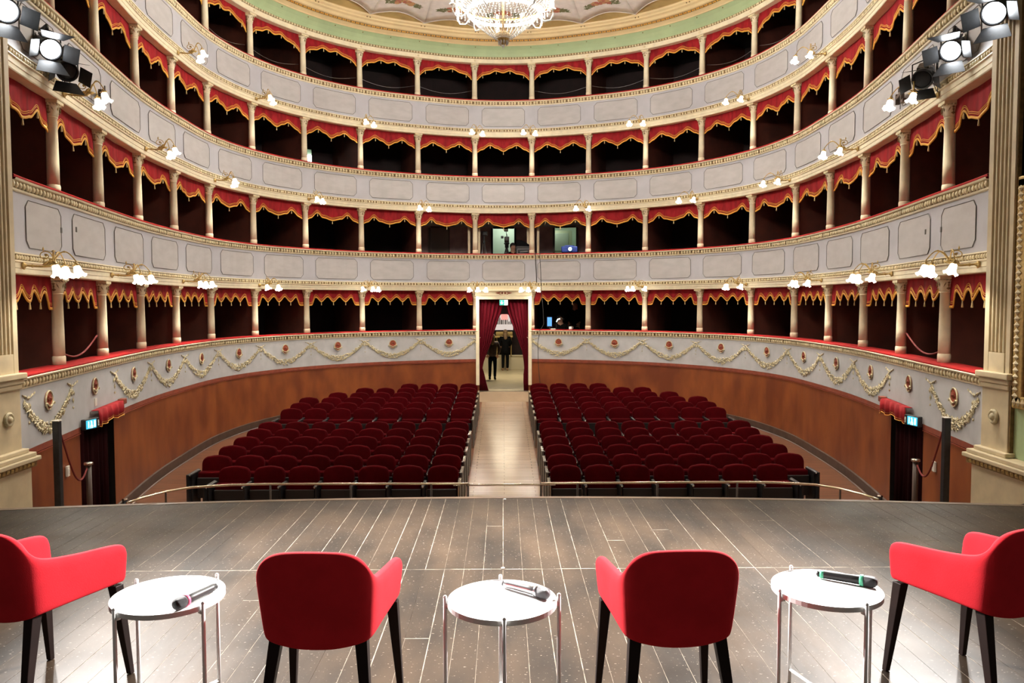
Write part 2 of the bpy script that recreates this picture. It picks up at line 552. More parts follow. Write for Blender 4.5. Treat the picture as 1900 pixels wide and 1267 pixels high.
# ------------------------------------------------------------------ orange stalls wall, frieze, plinth
DOOR_T = [(-9.34, -8.515), (8.53, 9.33)]
segs = [(-10.60, DOOR_T[0][0]), (DOOR_T[0][1], -TD), (TD, DOOR_T[1][0]), (DOOR_T[1][1], 10.60)]
WD = 0.14
for i, (a, b) in enumerate(segs):
    mb = MB()
    P = []
    for t in trange(a, b, 5):
        p = S(t, WD, 0)
        P.append([S(t, WD, FLOORZ(p.y) - 0.05), S(t, WD, -0.10)])
    mb.grid(P)
    o = mb.obj('wall_' + ['left_by_stage', 'left', 'right', 'right_by_stage'][i], ORANGE)
    tag(o, ['short orange marbled wall between left side door and pilaster', 'long orange marbled stalls wall on the left',
            'long orange marbled stalls wall on the right', 'short orange marbled wall between right side door and pilaster'][i], 'wall', kind='structure')
    mb = MB()
    sweep(mb, [(WD, -0.095), (WD + 0.012, -0.09), (WD + 0.012, -0.012), (WD + 0.004, -0.012)], a, b)
    mb.obj('border', BRICKB, o)
    # incised line along the border
    mb = MB()
    sweep(mb, [(WD + 0.004, -0.112), (WD + 0.016, -0.112), (WD + 0.016, -0.10), (WD + 0.004, -0.10)], a, b)
    mb.obj('border_bead', MEDR, o)
    mb = MB()
    P = []
    for t in trange(a, b, 5):
        p = S(t, WD, 0)
        z = FLOORZ(p.y)
        P.append([S(t, WD + 0.001, z + 0.17), S(t, WD + 0.03, z + 0.16), S(t, WD + 0.03, z - 0.02)])
    mb.grid(P)
    bb = mb.obj('baseboard_' + ['left_by_stage', 'left', 'right', 'right_by_stage'][i], PLINTH)
    tag(bb, ['short dark brown skirting beside left pilaster', 'long dark brown skirting along left stalls wall',
             'long dark brown skirting along right stalls wall', 'short dark brown skirting beside right pilaster'][i], 'skirting', kind='structure')

# ---- frieze with garlands and medallions
def frieze(a, b, side):
    mb = MB()
    sweep(mb, [(WD, -0.02), (WD + 0.012, -0.012), (WD + 0.012, 0.74)], a, b)
    o = mb.obj('wall_frieze_' + side, FRIEZE)
    tag(o, 'pale grey frieze with gilt garlands and medallions, %s half' % side, 'frieze', kind='structure')
    return o
fz = {-1: frieze(-10.60, -TD, 'left'), 1: frieze(TD, 10.60, 'right')}
FD = WD + 0.012
def garland(k, sgn, par):
    mb = MB()
    rnd = random.Random(k * 7 + sgn)
    c = sgn * k
    a = 0.47
    for i in range(46):
        u = -1 + 2 * i / 45
        for q in range(5):
            uu = u + rnd.uniform(-0.02, 0.02)
            t = c + uu * a
            zc = 0.15 + 0.40 * abs(uu) ** 1.7
            wdt = 0.078 * (1 - 0.6 * abs(uu))
            z = zc + rnd.uniform(-wdt, wdt)
            sl = math.atan2(0.40 * 1.7 * abs(uu) ** 0.7 * (1 if uu > 0 else -1), 0.8)
            lean = sl + rnd.uniform(-0.7, 0.7) + (0.9 if uu > 0 else -0.9) * ((q % 3) - 1)
            M = Matrix.Rotation(ang(t), 3, 'Z') @ Matrix.Rotation(-lean, 3, 'Y')
            mb.octa(S(t, FD + 0.012, z), (0.042, 0.014, 0.013), M)
    mb.obj('garland', GARL, par)
def knot(t, par):
    mb = MB()
    R = Matrix.Rotation(ang(t), 3, 'Z')
    for (dx, dz, sx, sz, r) in ((0, 0.60, 0.05, 0.03, 0), (-0.09, 0.62, 0.06, 0.02, 0.4), (0.09, 0.62, 0.06, 0.02, -0.4), (-0.17, 0.64, 0.03, 0.008, 0.9),
                                (0.17, 0.64, 0.03, 0.008, -0.9), (-0.03, 0.50, 0.03, 0.05, 0.3), (0.03, 0.50, 0.03, 0.05, -0.3), (0, 0.40, 0.012, 0.05, 0), (0, 0.30, 0.016, 0.025, 0)):
        M = R @ Matrix.Rotation(r, 3, 'Y')
        mb.octa(S(t, FD + 0.01, dz) + R @ Vector((dx, 0, 0)), (sx, 0.014, sz), M)
    mb.obj('ribbon_knot', GARL, par)
def medallion(t, par):
    R = Matrix.Rotation(ang(t), 3, 'Z')
    zc = 0.50
    mb = MB()
    poly = [(0.10 * math.cos(2 * PI * i / 20), 0.115 * math.sin(2 * PI * i / 20)) for i in range(20)]
    c0 = S(t, FD, zc)
    mb.prism(poly, lambda p: c0 + R @ Vector((p[0], 0.02, p[1])), lambda p: c0 + R @ Vector((p[0], -0.005, p[1])))
    ring = [c0 + R @ Vector((0.105 * math.cos(2 * PI * i / 20), 0.02, 0.12 * math.sin(2 * PI * i / 20))) for i in range(21)]
    o = mb.obj('medallion', MEDR, par)
    m2 = MB().tube(ring, 0.011, 5)
    for sx in (-1, 1):   # white scroll across the lower half
        m2.tube([c0 + R @ Vector((sx * q[0], 0.03, q[1])) for q in ((0.0, -0.075), (0.05, -0.06), (0.09, -0.03), (0.13, -0.035), (0.12, -0.06))], 0.012, 5)
    m2.obj('scroll_rim', GARL, o)
    m3 = MB()
    m3.octa(c0 + R @ Vector((0, 0.028, 0.03)), (0.028, 0.016, 0.045), R)
    for sx in (-1, 1):
        m3.octa(c0 + R @ Vector((sx * 0.045, 0.026, 0.02)), (0.014, 0.012, 0.05), R @ Matrix.Rotation(0.3 * sx, 3, 'Y'))
    m3.obj('relief_mask', BRICKB, o)
for sgn in (-1, 1):
    for k in range(1, 11):
        if k != 9:
            garland(k, sgn, fz[sgn])
        medallion(sgn * k, fz[sgn])
        knot(sgn * (k - 0.5 if k > 1 else 0.53), fz[sgn])
    knot(sgn * 10.38, fz[sgn])

# ------------------------------------------------------------------ tier fronts
def egg_row(mb, t0, t1, d, z, step, dims, tilt=0.0):
    for t in arc_ts(t0 + 0.02, t1 - 0.02, step):
        mb.lathe([(max(1e-3, math.sin(PI * i / 4)), -math.cos(PI * i / 4)) for i in range(5)], 7, S(t, d, z), Matrix.Rotation(ang(t), 3, 'Z') @ Matrix.Rotation(tilt, 3, 'Y') @ Matrix.Diagonal(dims), cap=False)

def tier_front(k, t0, t1, side):
    """rail, cornice and (upper tiers) lilac parapet with panels, hung above the boxes below"""
    zb = BASEZ[k]
    name = 'wall_parapet_' + side
    mb = MB()
    if k == 0:
        sweep(mb, [(FD, 0.74), (FD, 0.76), (-0.12, 0.76), (-0.12, 0.0)], t0, t1)
    else:
        cz = CAPZ[k - 1]
        # face, architrave and soffit
        sweep(mb, [(0.14, zb - 0.16), (0.14, cz + 0.24)], t0, t1)
    body = mb.obj(name, LAV)
    tag(body, 'pale lilac parapet of the %s tier of boxes%s' % (TIERW[k], '' if k else ', %s half' % side), 'parapet', kind='structure')
    # cornice ledge
    mb = MB()
    sweep(mb, [(0.14, zb - 0.175), (0.165, zb - 0.165), (0.172, zb - 0.145), (0.165, zb - 0.14)], t0, t1)
    sweep(mb, [(0.165, zb - 0.062), (0.215, zb - 0.055), (0.225, zb - 0.035), (0.205, zb - 0.028)], t0, t1)
    mb.obj('cornice', CREAM, body)
    mb = MB()
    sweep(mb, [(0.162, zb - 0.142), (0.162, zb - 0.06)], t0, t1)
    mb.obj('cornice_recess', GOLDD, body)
    mb = MB()
    egg_row(mb, t0, t1, 0.178, zb - 0.1, 0.098, (0.036, 0.026, 0.045))
    o = mb.obj('egg_moulding', EGG, body, True)
    o['kind'] = 'stuff'
    # velvet hand rail
    mb = MB()
    if k == 0:
        pr = [(0.195, zb - 0.03), (0.205, zb - 0.012), (0.195, zb + 0.0), (-0.13, zb + 0.0), (-0.15, zb - 0.04)]
    else:
        pr = [(0.195, zb - 0.03), (0.207, zb - 0.012), (0.195, zb + 0.004), (0.10, zb + 0.006), (-0.13, zb + 0.0), (-0.15, zb - 0.04)]
    sweep(mb, pr, t0, t1)
    mb.obj('velvet_rail', RAILV, body, smooth=True)
    if k:
        cz = CAPZ[k - 1]
        mb = MB()
        sweep(mb, [(-0.10, cz + 0.0), (0.13, cz + 0.0), (0.14, cz + 0.012), (0.14, cz + 0.065), (0.15, cz + 0.07), (0.15, cz + 0.13), (0.175, cz + 0.14), (0.175, cz + 0.155), (0.15, cz + 0.16)], t0, t1)
        mb.obj('architrave', CREAM, body)
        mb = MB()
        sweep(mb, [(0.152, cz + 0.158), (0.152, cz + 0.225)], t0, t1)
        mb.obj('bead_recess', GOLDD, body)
        mb = MB()
        sweep(mb, [(0.15, cz + 0.225), (0.172, cz + 0.23), (0.172, cz + 0.245), (0.14, cz + 0.25)], t0, t1)
        mb.obj('bead_fillet', CREAM, body)
        mb = MB()
        egg_row(mb, t0, t1, 0.158, cz + 0.192, 0.082, (0.032, 0.02, 0.03), 0.5)
        o = mb.obj('bead_moulding', EGG, body, True)
        o['kind'] = 'stuff'
        # panels
        z0, z1 = cz + 0.32, zb - 0.235
        for b in range(-10, 11):
            a0, a1 = b - 0.38, b + 0.38
            if abs(b) == 10:
                a0, a1 = (b - 0.30, b + 0.38) if b < 0 else (b - 0.38, b + 0.30)
            w_ = (pos(a1) - pos(a0)).length
            ch = 0.085
            cu = ch / w_
            pts = [(cu, 0), (1 - cu, 0), (1, ch), (1, z1 - z0 - ch), (1 - cu, z1 - z0), (cu, z1 - z0), (0, z1 - z0 - ch), (0, ch)]
            mb = MB()
            def F(p, d):
                return S(a0 + (a1 - a0) * p[0], d, z0 + p[1])
            # slab: columns along u
            P = []
            us = [0, cu] + [cu + (1 - 2 * cu) * i / 4 for i in range(1, 4)] + [1 - cu, 1]
            for u in us:
                if u < cu:
                    lo, hi = ch * (1 - u / cu), z1 - z0 - ch * (1 - u / cu)
                elif u > 1 - cu:
                    q = (1 - u) / cu
                    lo, hi = ch * (1 - q), z1 - z0 - ch * (1 - q)
                else:
                    lo, hi = 0, z1 - z0
                P.append([F((u, lo), 0.1395), F((u, lo), 0.147), F((u, hi), 0.147), F((u, hi), 0.1395)])
            mb.grid(P)
            pn = mb.obj('panel', PANEL, body)
            loop = []
            for i in range(8):
                p, q = pts[i], pts[(i + 1) % 8]
                n = 4 if i in (0, 4) else 1
                for j in range(n):
                    f = j / n
                    loop.append(F((p[0] + (q[0] - p[0]) * f, p[1] + (q[1] - p[1]) * f), 0.149))
            loop.append(loop[0])
            MB().tube(loop, 0.0052, 4, cap=False).obj('panel_line', LINE, pn)
    return body
fronts = {}
fronts[(0, -1)] = tier_front(0, -10.60, -TD, 'lowest_left')
fronts[(0, 1)] = tier_front(0, TD, 10.60, 'lowest_right')
for k in (1, 2, 3):
    fronts[(k, 0)] = tier_front(k, -10.60, 10.60, ['', 'second', 'third', 'top'][k])

# small electrical plates on the parapet panels
for (t, k, dz) in ((-9.62, 1, 0.30), (-9.3, 1, 0.36), (9.62, 1, 0.3), (9.28, 1, 0.32), (-8.52, 2, 0.33), (8.55, 2, 0.3), (7.6, 3, 0.42)):
    z = CAPZ[k - 1] + 0.32 + dz
    R = ang(t)
    MB().box(S(t, 0.152, z), (0.035, 0.012, 0.07), R).obj('socket_plate', LINE, fronts[(k, 0)])

# ------------------------------------------------------------------ box interiors
for k in range(4):
    fl = [0.0, 2.30, 4.62, 6.92][k]
    ce = CAPZ[k] + 0.03
    rngs = [(-10.60, -0.5), (0.5, 10.60)] if k == 0 else [(-10.60, 10.60)]
    for (a, b) in rngs:
        sfx = TIERW[k] + ('' if k else ('_left' if a < 0 else '_right'))
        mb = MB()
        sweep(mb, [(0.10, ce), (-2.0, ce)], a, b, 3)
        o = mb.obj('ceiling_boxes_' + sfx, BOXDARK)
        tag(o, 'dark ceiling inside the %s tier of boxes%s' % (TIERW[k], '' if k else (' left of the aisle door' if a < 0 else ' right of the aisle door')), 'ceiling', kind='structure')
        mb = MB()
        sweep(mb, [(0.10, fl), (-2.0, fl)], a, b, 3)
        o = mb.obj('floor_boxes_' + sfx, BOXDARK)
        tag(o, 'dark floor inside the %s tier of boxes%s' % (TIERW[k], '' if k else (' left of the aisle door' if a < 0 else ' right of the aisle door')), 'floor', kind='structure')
    # back wall
    holes = {}
    if k == 1:
        holes = {-1: (-1.05, -0.773, 4.14), 0: (-0.165, 0.167, 4.15), 1: (0.709, 1.048, 4.15)}
    if k == 2:
        holes = {-3: (-2.96, -2.81, 6.30)}
    if k == 0:
        spans = [(-10.60, -0.5), (0.5, 10.60)]
    else:
        spans, cur = [], -10.60
        for b in sorted(holes):
            spans.append((cur, holes[b][0]))
            cur = holes[b][1]
        spans.append((cur, 10.60))
    mb = MB()
    for (a, b) in spans:
        sweep(mb, [(-1.9, fl), (-1.9, ce)], a, b, 3)
    for b, (a0, a1, top) in holes.items():
        sweep(mb, [(-1.9, top), (-1.9, ce)], a0, a1, 3)
    grey = None
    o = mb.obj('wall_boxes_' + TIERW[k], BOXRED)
    tag(o, 'dark maroon back wall of the %s tier of boxes' % TIERW[k], 'wall', kind='structure')
    if k == 1:   # the three centre boxes are lined in brown-grey, with gilt arches and door frames
        mb = MB()
        for (a, b, z0, z1) in ((-1.5, -1.05, fl, ce), (-0.773, -0.165, fl, ce), (0.167, 0.709, fl, ce), (1.048, 1.5, fl, ce), (-1.05, -0.773, 4.14, ce), (-0.165, 0.167, 4.15, ce), (0.709, 1.048, 4.15, ce)):
            sweep(mb, [(-1.89, z0), (-1.89, z1)], a, b, 4)
        mb.obj('lining', BOXGREY, o)
        mb = MB()
        sweep(mb, [(-1.87, 4.19), (-1.86, 4.20), (-1.86, 4.40)], -1.48, 1.48, 6)
        lun = mb.obj('plaster_band', FRIEZE, o)
        mb = MB()
        for b_ in (-1, 0, 1):
            for du in (-0.3, 0.28):
                for q in range(9):
                    a_ = PI * q / 8
                    t_ = b_ + du + 0.13 * math.cos(a_)
                    mb.octa(S(t_, -1.85, 4.22 + 0.15 * math.sin(a_)), (0.03, 0.012, 0.03))
        mb.obj('plaster_scrolls', GARL, lun)
        for b, (a0, a1, top) in holes.items():
            mb = MB()
            for ta in (a0, a1):
                mb.box(S(ta, -1.87, (fl + top) / 2), (0.06, 0.05, top - fl), ang(ta))
            tm = (a0 + a1) / 2
            mb.box(S(tm, -1.87, top + 0.02), (abs(pos(a1).x - pos(a0).x) + 0.1, 0.05, 0.06), ang(tm))
            mb.obj('door_frame', PLINTH if b else BOXDARK, o)
# partitions
for k in range(4):
    fl = [0.0, 2.30, 4.62, 6.92][k]
    ce = CAPZ[k] + 0.03
    rngc = range(10) if k < 3 else range(8)
    for sgn in (-1, 1):
        for i in rngc:
            if k == 1 and i == 0:
                depth = -0.35
            elif k == 0 and i == 0:
                depth = -1.9
            else:
                depth = -1.9
            t = sgn * (i + 0.5)
            p0, p1 = S(t, -0.07, 0), S(t, depth, 0)
            c = (p0 + p1) / 2
            c.z = (fl + ce) / 2
            mb = MB().box(c, (0.05, (p1 - p0).length, ce - fl), ang(t))
            mt = BOXPART
            if k == 1 and i in (0,):
                mt = BOXGREY
            o = mb.obj('wall_partition', mt)
            tag(o, 'maroon partition between boxes behind the %s column %s of centre, %s tier' % (ORD[i + 1], 'left' if sgn < 0 else 'right', TIERW[k]), 'partition', kind='structure')

for sgn in (-1, 1):
    for i in (0,):
        t = sgn * (i + 0.5)
        for s2 in (-1, 1):
            c = S(t + s2 * 0.085, -0.32, 3.35)
            o = MB().box(c, (0.07, 0.06, 2.1), ang(t)).obj('trim_5' if sgn < 0 else 'trim_6', CREAMD)
            tag(o, 'narrow cream jamb strip behind the centre column %s, %s side, second tier' % ('left' if sgn < 0 else 'right', 'outer' if s2 * sgn > 0 else 'inner'), 'jamb', kind='structure')

# lit corridors seen through open box doors
def corridor(name, x0, x1, y0, y1, z0, z1, m, label, light, lz):
    mb = MB()
    mb.add([(x0, y0, z0), (x1, y0, z0), (x1, y1, z0), (x0, y1, z0), (x0, y0, z1), (x1, y0, z1), (x1, y1, z1), (x0, y1, z1)],
           [(0, 1, 2, 3), (7, 6, 5, 4), (2, 6, 7, 3), (0, 4, 7, 3), (1, 5, 6, 2)])
    o = mb.obj(name, m)
    tag(o, label, 'corridor', kind='structure')
    l = bpy.data.lights.new(name + '_lamp', 'POINT')
    l.energy = light
    l.shadow_soft_size = 0.12
    l.color = (1.0, 1.0, 0.92)
    lo = bpy.data.objects.new('corridor_light', l)
    C.objects.link(lo)
    lo.location = ((x0 + x1) / 2 + 0.1, (y0 + y1) / 2, lz)
    return o
co = corridor('wall_corridor_centre', -2.6, 2.6, 26.0, 27.5, 2.30, 4.6, CORR, 'pale green corridor behind the centre boxes of the second tier', 26, 4.4)
l = bpy.data.lights.new('corridor_lamp', 'POINT')  # unseen second light, added to brighten the pale green door
l.energy = 14
l.shadow_soft_size = 0.12
l.color = (1.0, 1.0, 0.86)
lo = bpy.data.objects.new('corridor_light', l)
C.objects.link(lo)
lo.location = (1.55, 26.15, 4.35)
# half open pale door in the right centre box
mb = MB().bbox((1.95, 26.6, 3.22), (0.75, 0.05, 1.84), 0.01, 0.15)
d = mb.obj('door_1', DOORG)
tag(d, 'pale green panelled door behind the projector box', 'door', kind='structure')
for zz, hh in ((2.85, 0.8), (3.75, 0.6)):
    MB().bbox((1.955, 26.57, zz), (0.5, 0.02, hh), 0.008, 0.15).obj('door_panel', CORR, d)
MB().ball((2.2, 26.55, 3.5), 0.025).obj('door_knob', PLINTH, d)
mb = MB().bbox((-2.13, 25.62, 3.2), (0.68, 0.05, 1.90), 0.01, 0.22)
d = mb.obj('door_2', DOORB)
tag(d, 'closed beige box door left of the video camera box', 'door', kind='structure')
MB().ball((-1.9, 25.63, 3.2), 0.02).obj('door_knob', BRASS, d)
mb = MB()
sweep(mb, [(-1.92, 4.62), (-3.3, 4.62), (-3.3, 6.85), (-1.92, 6.85)], -3.7, -2.3, 4)
for ta in (-3.7, -2.3):
    mb.add([S(ta, -1.92, 4.62), S(ta, -3.3, 4.62), S(ta, -3.3, 6.85), S(ta, -1.92, 6.85)], [(0, 1, 2, 3)])
o = mb.obj('wall_corridor_left', CORR)
tag(o, 'pale green corridor behind an open box door, third tier left', 'corridor', kind='structure')
l = bpy.data.lights.new('corridor_lamp', 'POINT')
l.energy = 16
l.shadow_soft_size = 0.12
l.color = (0.95, 1.0, 0.95)
lo = bpy.data.objects.new('corridor_light', l)
C.objects.link(lo)
lo.location = S(-3.2, -2.6, 6.6)
mb = MB()
P = [[S(t, -3.27, 6.12), S(t, -3.27, 6.40)] for t in trange(-3.2, -2.5, 6)]
mb.grid(P)
o = mb.obj('window_1', LAMPTUBE)
tag(o, 'bright white window glimpsed through a box door, third tier left', 'window', kind='structure')
mb = MB()
for zz in (6.10, 6.02, 5.95):
    sweep(mb, [(-3.28, zz), (-3.24, zz), (-3.24, zz + 0.02), (-3.28, zz + 0.02)], -3.25, -2.45, 5)
mb.obj('window_sill', DOORB, o)

# ------------------------------------------------------------------ columns
def column_meshes(h):
    r = 0.075
    base = MB().lathe([(0.086, 0), (0.086, 0.10), (0.083, 0.105), (0.083, 0.112), (0.080, 0.118)], 18)
    sh = MB().lathe([(r + 0.004, 0.116), (r + 0.002, 0.4), (r - 0.006, h - 0.23), (r + 0.004, h - 0.225), (r + 0.004, h - 0.212), (r - 0.004, h - 0.208)], 18)
    cp = MB().lathe([(r - 0.004, h - 0.21), (r + 0.008, h - 0.19), (r + 0.016, h - 0.12), (r + 0.03, h - 0.075), (r + 0.04, h - 0.06), (r + 0.03, h - 0.05)], 18)
    ab = MB()
    ab.bbox((0, 0, h - 0.022), (0.235, 0.235, 0.044), 0.006)
    for i in range(18):
        a = 2 * PI * i / 18
        ab.octa((0.118 * math.cos(a), 0.118 * math.sin(a), h - 0.056), (0.014, 0.014, 0.017))
    orn = MB()
    for i in range(4):
        a = PI / 2 * i + PI / 2
        R = Matrix.Rotation(a, 3, 'Z')
        rr = r + 0.018
        orn.octa(R @ Vector((rr + 0.008, 0, h - 0.165)), (0.012, 0.030, 0.02), R)
        orn.octa(R @ Vector((rr + 0.012, 0, h - 0.12)), (0.012, 0.012, 0.04), R)
        orn.octa(R @ Vector((rr + 0.016, 0, h - 0.085)), (0.010, 0.022, 0.012), R)
        for s2 in (-1, 1):
            orn.octa(R @ Vector((rr + 0.004, 0.045 * s2, h - 0.11)), (0.010, 0.008, 0.045), R @ Matrix.Rotation(0.5 * s2, 3, 'X'))
    return [(n, b.mesh(n), m, s) for n, b, m, s in (('base', base, CREAM, True), ('shaft', sh, CREAM, True), ('capital', cp, CREAM, True), ('abacus', ab, EGG, False), ('capital_ornament', orn, GOLDD, False))]
for k in range(4):
    ms = column_meshes(CAPZ[k] - BASEZ[k])
    for sgn in (-1, 1):
        for i in range(10):
            if k == 3 and i > 6:
                continue
            t = sgn * (i + 0.5)
            p = pos(t)
            sd = 'left' if sgn < 0 else 'right'
            c = empty('column', (p.x, p.y, BASEZ[k]), ang(t),
                      'cream column with gilt capital, %s %s of centre, %s tier' % (ORD[i + 1], sd, TIERW[k]), 'column', 'cream columns of the %s tier' % TIERW[k])
            for n, me, m, smth in ms:
                link(n, me, m, c, smth)

# ------------------------------------------------------------------ valances
def pl(pts):
    def f(u):
        for i in range(len(pts) - 1):
            if u <= pts[i + 1][0]:
                a, b = pts[i], pts[i + 1]
                q = (u - a[0]) / max(1e-6, b[0] - a[0])
                q = q * q * (3 - 2 * q)
                return a[1] + (b[1] - a[1]) * q
        return pts[-1][1]
    return f
VAL = [pl([(0, .42), (.075, .42), (.15, .195), (.265, .325), (.38, .185), (.5, .325), (.62, .185), (.735, .325), (.85, .195), (.925, .42), (1, .42)]),
       pl([(0, .42), (.07, .38), (.21, .22), (.32, .34), (.5, .40), (.68, .34), (.79, .22), (.93, .38), (1, .42)]),
       pl([(0, .42), (.08, .35), (.25, .21), (.36, .29), (.5, .39), (.64, .29), (.75, .21), (.92, .35), (1, .42)]),
       pl([(0, .46), (.05, .38), (.11, .30), (.22, .27), (.36, .17), (.49, .225), (.62, .17), (.78, .27), (.89, .30), (.95, .38), (1, .46)])]
TAS = [[.265, .5, .735], [.21, .5, .79], [.25, .5, .75], [.11, .37, .63, .89]]
tas_mb = MB().lathe([(0.004, 0), (0.011, -0.008), (0.006, -0.02), (0.009, -0.026), (0.015, -0.085), (0.011, -0.09)], 8)
TASME = tas_mb.mesh('tassel')
for k in range(4):
    for b in range(-10, 11):
        if k == 0 and b == 0:
            continue
        if k == 3 and abs(b) > 7:
            continue
        hw = 0.5 - 0.045
        a0, a1 = b - hw, b + hw
        if b == -10:
            a0 = b - 0.46
        if b == 10:
            a1 = b + 0.46
        zt = CAPZ[k] + 0.01
        dd = -0.035
        NU = 44
        f = VAL[k]
        rnd = random.Random(k * 31 + b)
        ph = rnd.uniform(0, 6)
        def W(u, z):
            wv = 0.008 * math.sin(u * 33 + ph) * min(1, (zt - z) / 0.2) + 0.006 * math.sin(u * 13 + ph * 2)
            return dd + wv
        def Q(u, z, e=0.0):
            return S(a0 + (a1 - a0) * u, W(u, z) + e, z)
        mb = MB()
        P = []
        for i in range(NU + 1):
            u = i / NU
            zb = zt - f(u)
            P.append([Q(u, zt - f(u) * q) for q in (0, 0.35, 0.7, 1.0)])
        mb.grid(P)
        sd = 'in the centre box' if b == 0 else '%s box %s of centre' % (ORD[abs(b)], 'left' if b < 0 else 'right')
        v = mb.obj('valance', VELVET, None, True, thick=0.008)
        tag(v, 'red velvet valance with gold fringe, %s, %s tier' % (sd, TIERW[k]), 'valance', 'gold-fringed red valances of the %s tier' % TIERW[k])
        mb = MB()
        P = []
        for i in range(NU + 1):
            u = i / NU
            zb = zt - f(u)
            P.append([Q(u, zb + 0.012, 0.006), Q(u, zb + 0.012, 0.012), Q(u, zb - 0.024, 0.012), Q(u, zb - 0.024, -0.004)])
        mb.grid(P)
        mb.obj('fringe', FRINGE, v, True)
        for off in (0.042, 0.066):
            mb = MB()
            P = []
            for i in range(NU + 1):
                u = i / NU
                zb = zt - f(u)
                P.append([Q(u, zb + off - 0.0045, 0.004), Q(u, zb + off, 0.011), Q(u, zb + off + 0.0045, 0.004)])
            mb.grid(P)
            mb.obj('gold_braid', FRINGE, v, True)
        for u in TAS[k]:
            o = link('tassel', TASME, TASSEL, v, True)
            o.location = Q(u, zt - f(u), 0.008) + Vector((0, 0, -0.018))

# ------------------------------------------------------------------ wall sconces
def shade_meshes():
    mb = MB()
    n = 24
    P = []
    prof = [(0.020, 0.0), (0.036, -0.012), (0.042, -0.04), (0.045, -0.075), (0.056, -0.105), (0.080, -0.128)]
    for i in range(n + 1):
        a = 2 * PI * i / n
        row = []
        for j, (r, z) in enumerate(prof):
            q = j / 5
            rr = r * (1 + 0.10 * q * q * math.cos(6 * a))
            row.append((rr * math.cos(a), rr * math.sin(a), z + 0.014 * q ** 3 * math.cos(6 * a)))
        P.append(row)
    mb.grid(P)
    sh = mb.mesh('shade')
    bl = MB().ball((0, 0, -0.085), 0.026, 8, 5).mesh('bulb')
    cup = MB().lathe([(0.012, 0.035), (0.020, 0.03), (0.014, 0.018), (0.028, 0.004), (0.030, -0.01), (0.02, -0.012)], 10)
    for i in range(5):
        a = 2 * PI * i / 5
        cup.octa((0.036 * math.cos(a), 0.036 * math.sin(a), 0.0), (0.016, 0.016, 0.008))
    return sh, bl, cup.mesh('shade_holder')
SHM, BLM, CUPM = shade_meshes()
def arch(p0, p1, h, n=12, side=0.0):
    p0, p1 = Vector(p0), Vector(p1)
    out = []
    for i in range(n + 1):
        f = i / n
        p = p0.lerp(p1, f)
        p.z = p0.z + (p1.z - p0.z) * f + h * math.sin(PI * f) * (1.0 if f < 0.5 else 1.0)
        out.append(p)
    return out
def sconce_meshes(three):
    plate = MB().lathe([(0.045, 0), (0.05, 0.012), (0.03, 0.02), (0.018, 0.032), (0.012, 0.05)], 14, M=Matrix.Rotation(-PI / 2, 3, 'X')).mesh('wall_plate')
    arm = MB()
    arm.tube([(0, 0.03, 0), (0, 0.10, -0.005), (0, 0.2, -0.012), (0, 0.28, 0.0), (0, 0.33, 0.04)], [0.010, 0.014, 0.012, 0.02, 0.022], 8)
    arm.ball((0, 0.10, -0.005), 0.02, 8, 5)
    arm.ball((0, 0.145, -0.008), 0.014, 8, 5)
    for s2 in (-1, 1):   # acanthus leaves
        for (y, z, rx) in ((0.25, 0.03, 0.5), (0.30, 0.06, 0.8), (0.34, 0.03, 0.2)):
            arm.octa((0.022 * s2, y, z), (0.012, 0.05, 0.018), Matrix.Rotation(rx, 3, 'X'))
    arm = arm.mesh('arm')
    scr = MB()
    pts = []
    for i in range(22):
        a = i / 21 * 2.6 * PI
        r = 0.075 * (1 - i / 30)
        pts.append((0, 0.26 + r * math.cos(a) * 1.0 - 0.02, 0.115 + r * math.sin(a) * 0.8))
    scr.tube(pts, 0.006, 6)
    scr.octa((0, 0.22, 0.195), (0.006, 0.012, 0.03))
    scr.octa((0.0, 0.25, 0.12), (0.01, 0.018, 0.018))
    scr = scr.mesh('scroll')
    ends = [(-0.18, 0.36, 0.0), (0.18, 0.55, 0.0)] if not three else [(-0.27, 0.36, 0.0), (0.02, 0.58, 0.0), (0.27, 0.43, 0.0)]
    brs = []
    for e in ends:
        b = MB()
        b.tube(arch((0, 0.32, 0.04), (e[0], e[1], 0.05), 0.12), [0.009] * 8 + [0.007] * 5, 6)
        b.octa((e[0] * 0.5, 0.32 + (e[1] - 0.32) * 0.5, 0.165), (0.012, 0.025, 0.014))
        brs.append((b.mesh('branch'), e))
    return plate, arm, scr, brs
SC = {False: sconce_meshes(False), True: sconce_meshes(True)}
def sconce(t, z, three, label, d=0.16):
    p = S(t, d, z)
    o = empty('wall_sconce', p, ang(t), label, 'wall lamp', 'gilt tulip sconces')
    plate, arm, scr, brs = SC[three]
    link('wall_plate', plate, GOLD, o, True)
    link('arm', arm, GOLD, o, True)
    link('scroll', scr, GOLD, o, True)
    for me, e in brs:
        b = link('branch', me, GOLD, o, True)
        h = link('shade_holder', CUPM, GOLD, o, True)
        h.location = (e[0], e[1], e[2] + 0.01)
        h.rotation_euler = (0.25, e[0] * 0.9, 0)
        s_ = link('shade', SHM, SHADE, o, True)
        s_.location = (e[0], e[1], e[2])
        s_.rotation_euler = (0.25, e[0] * 0.9, 0)
        bu = link('bulb', BLM, BULB, s_, True)
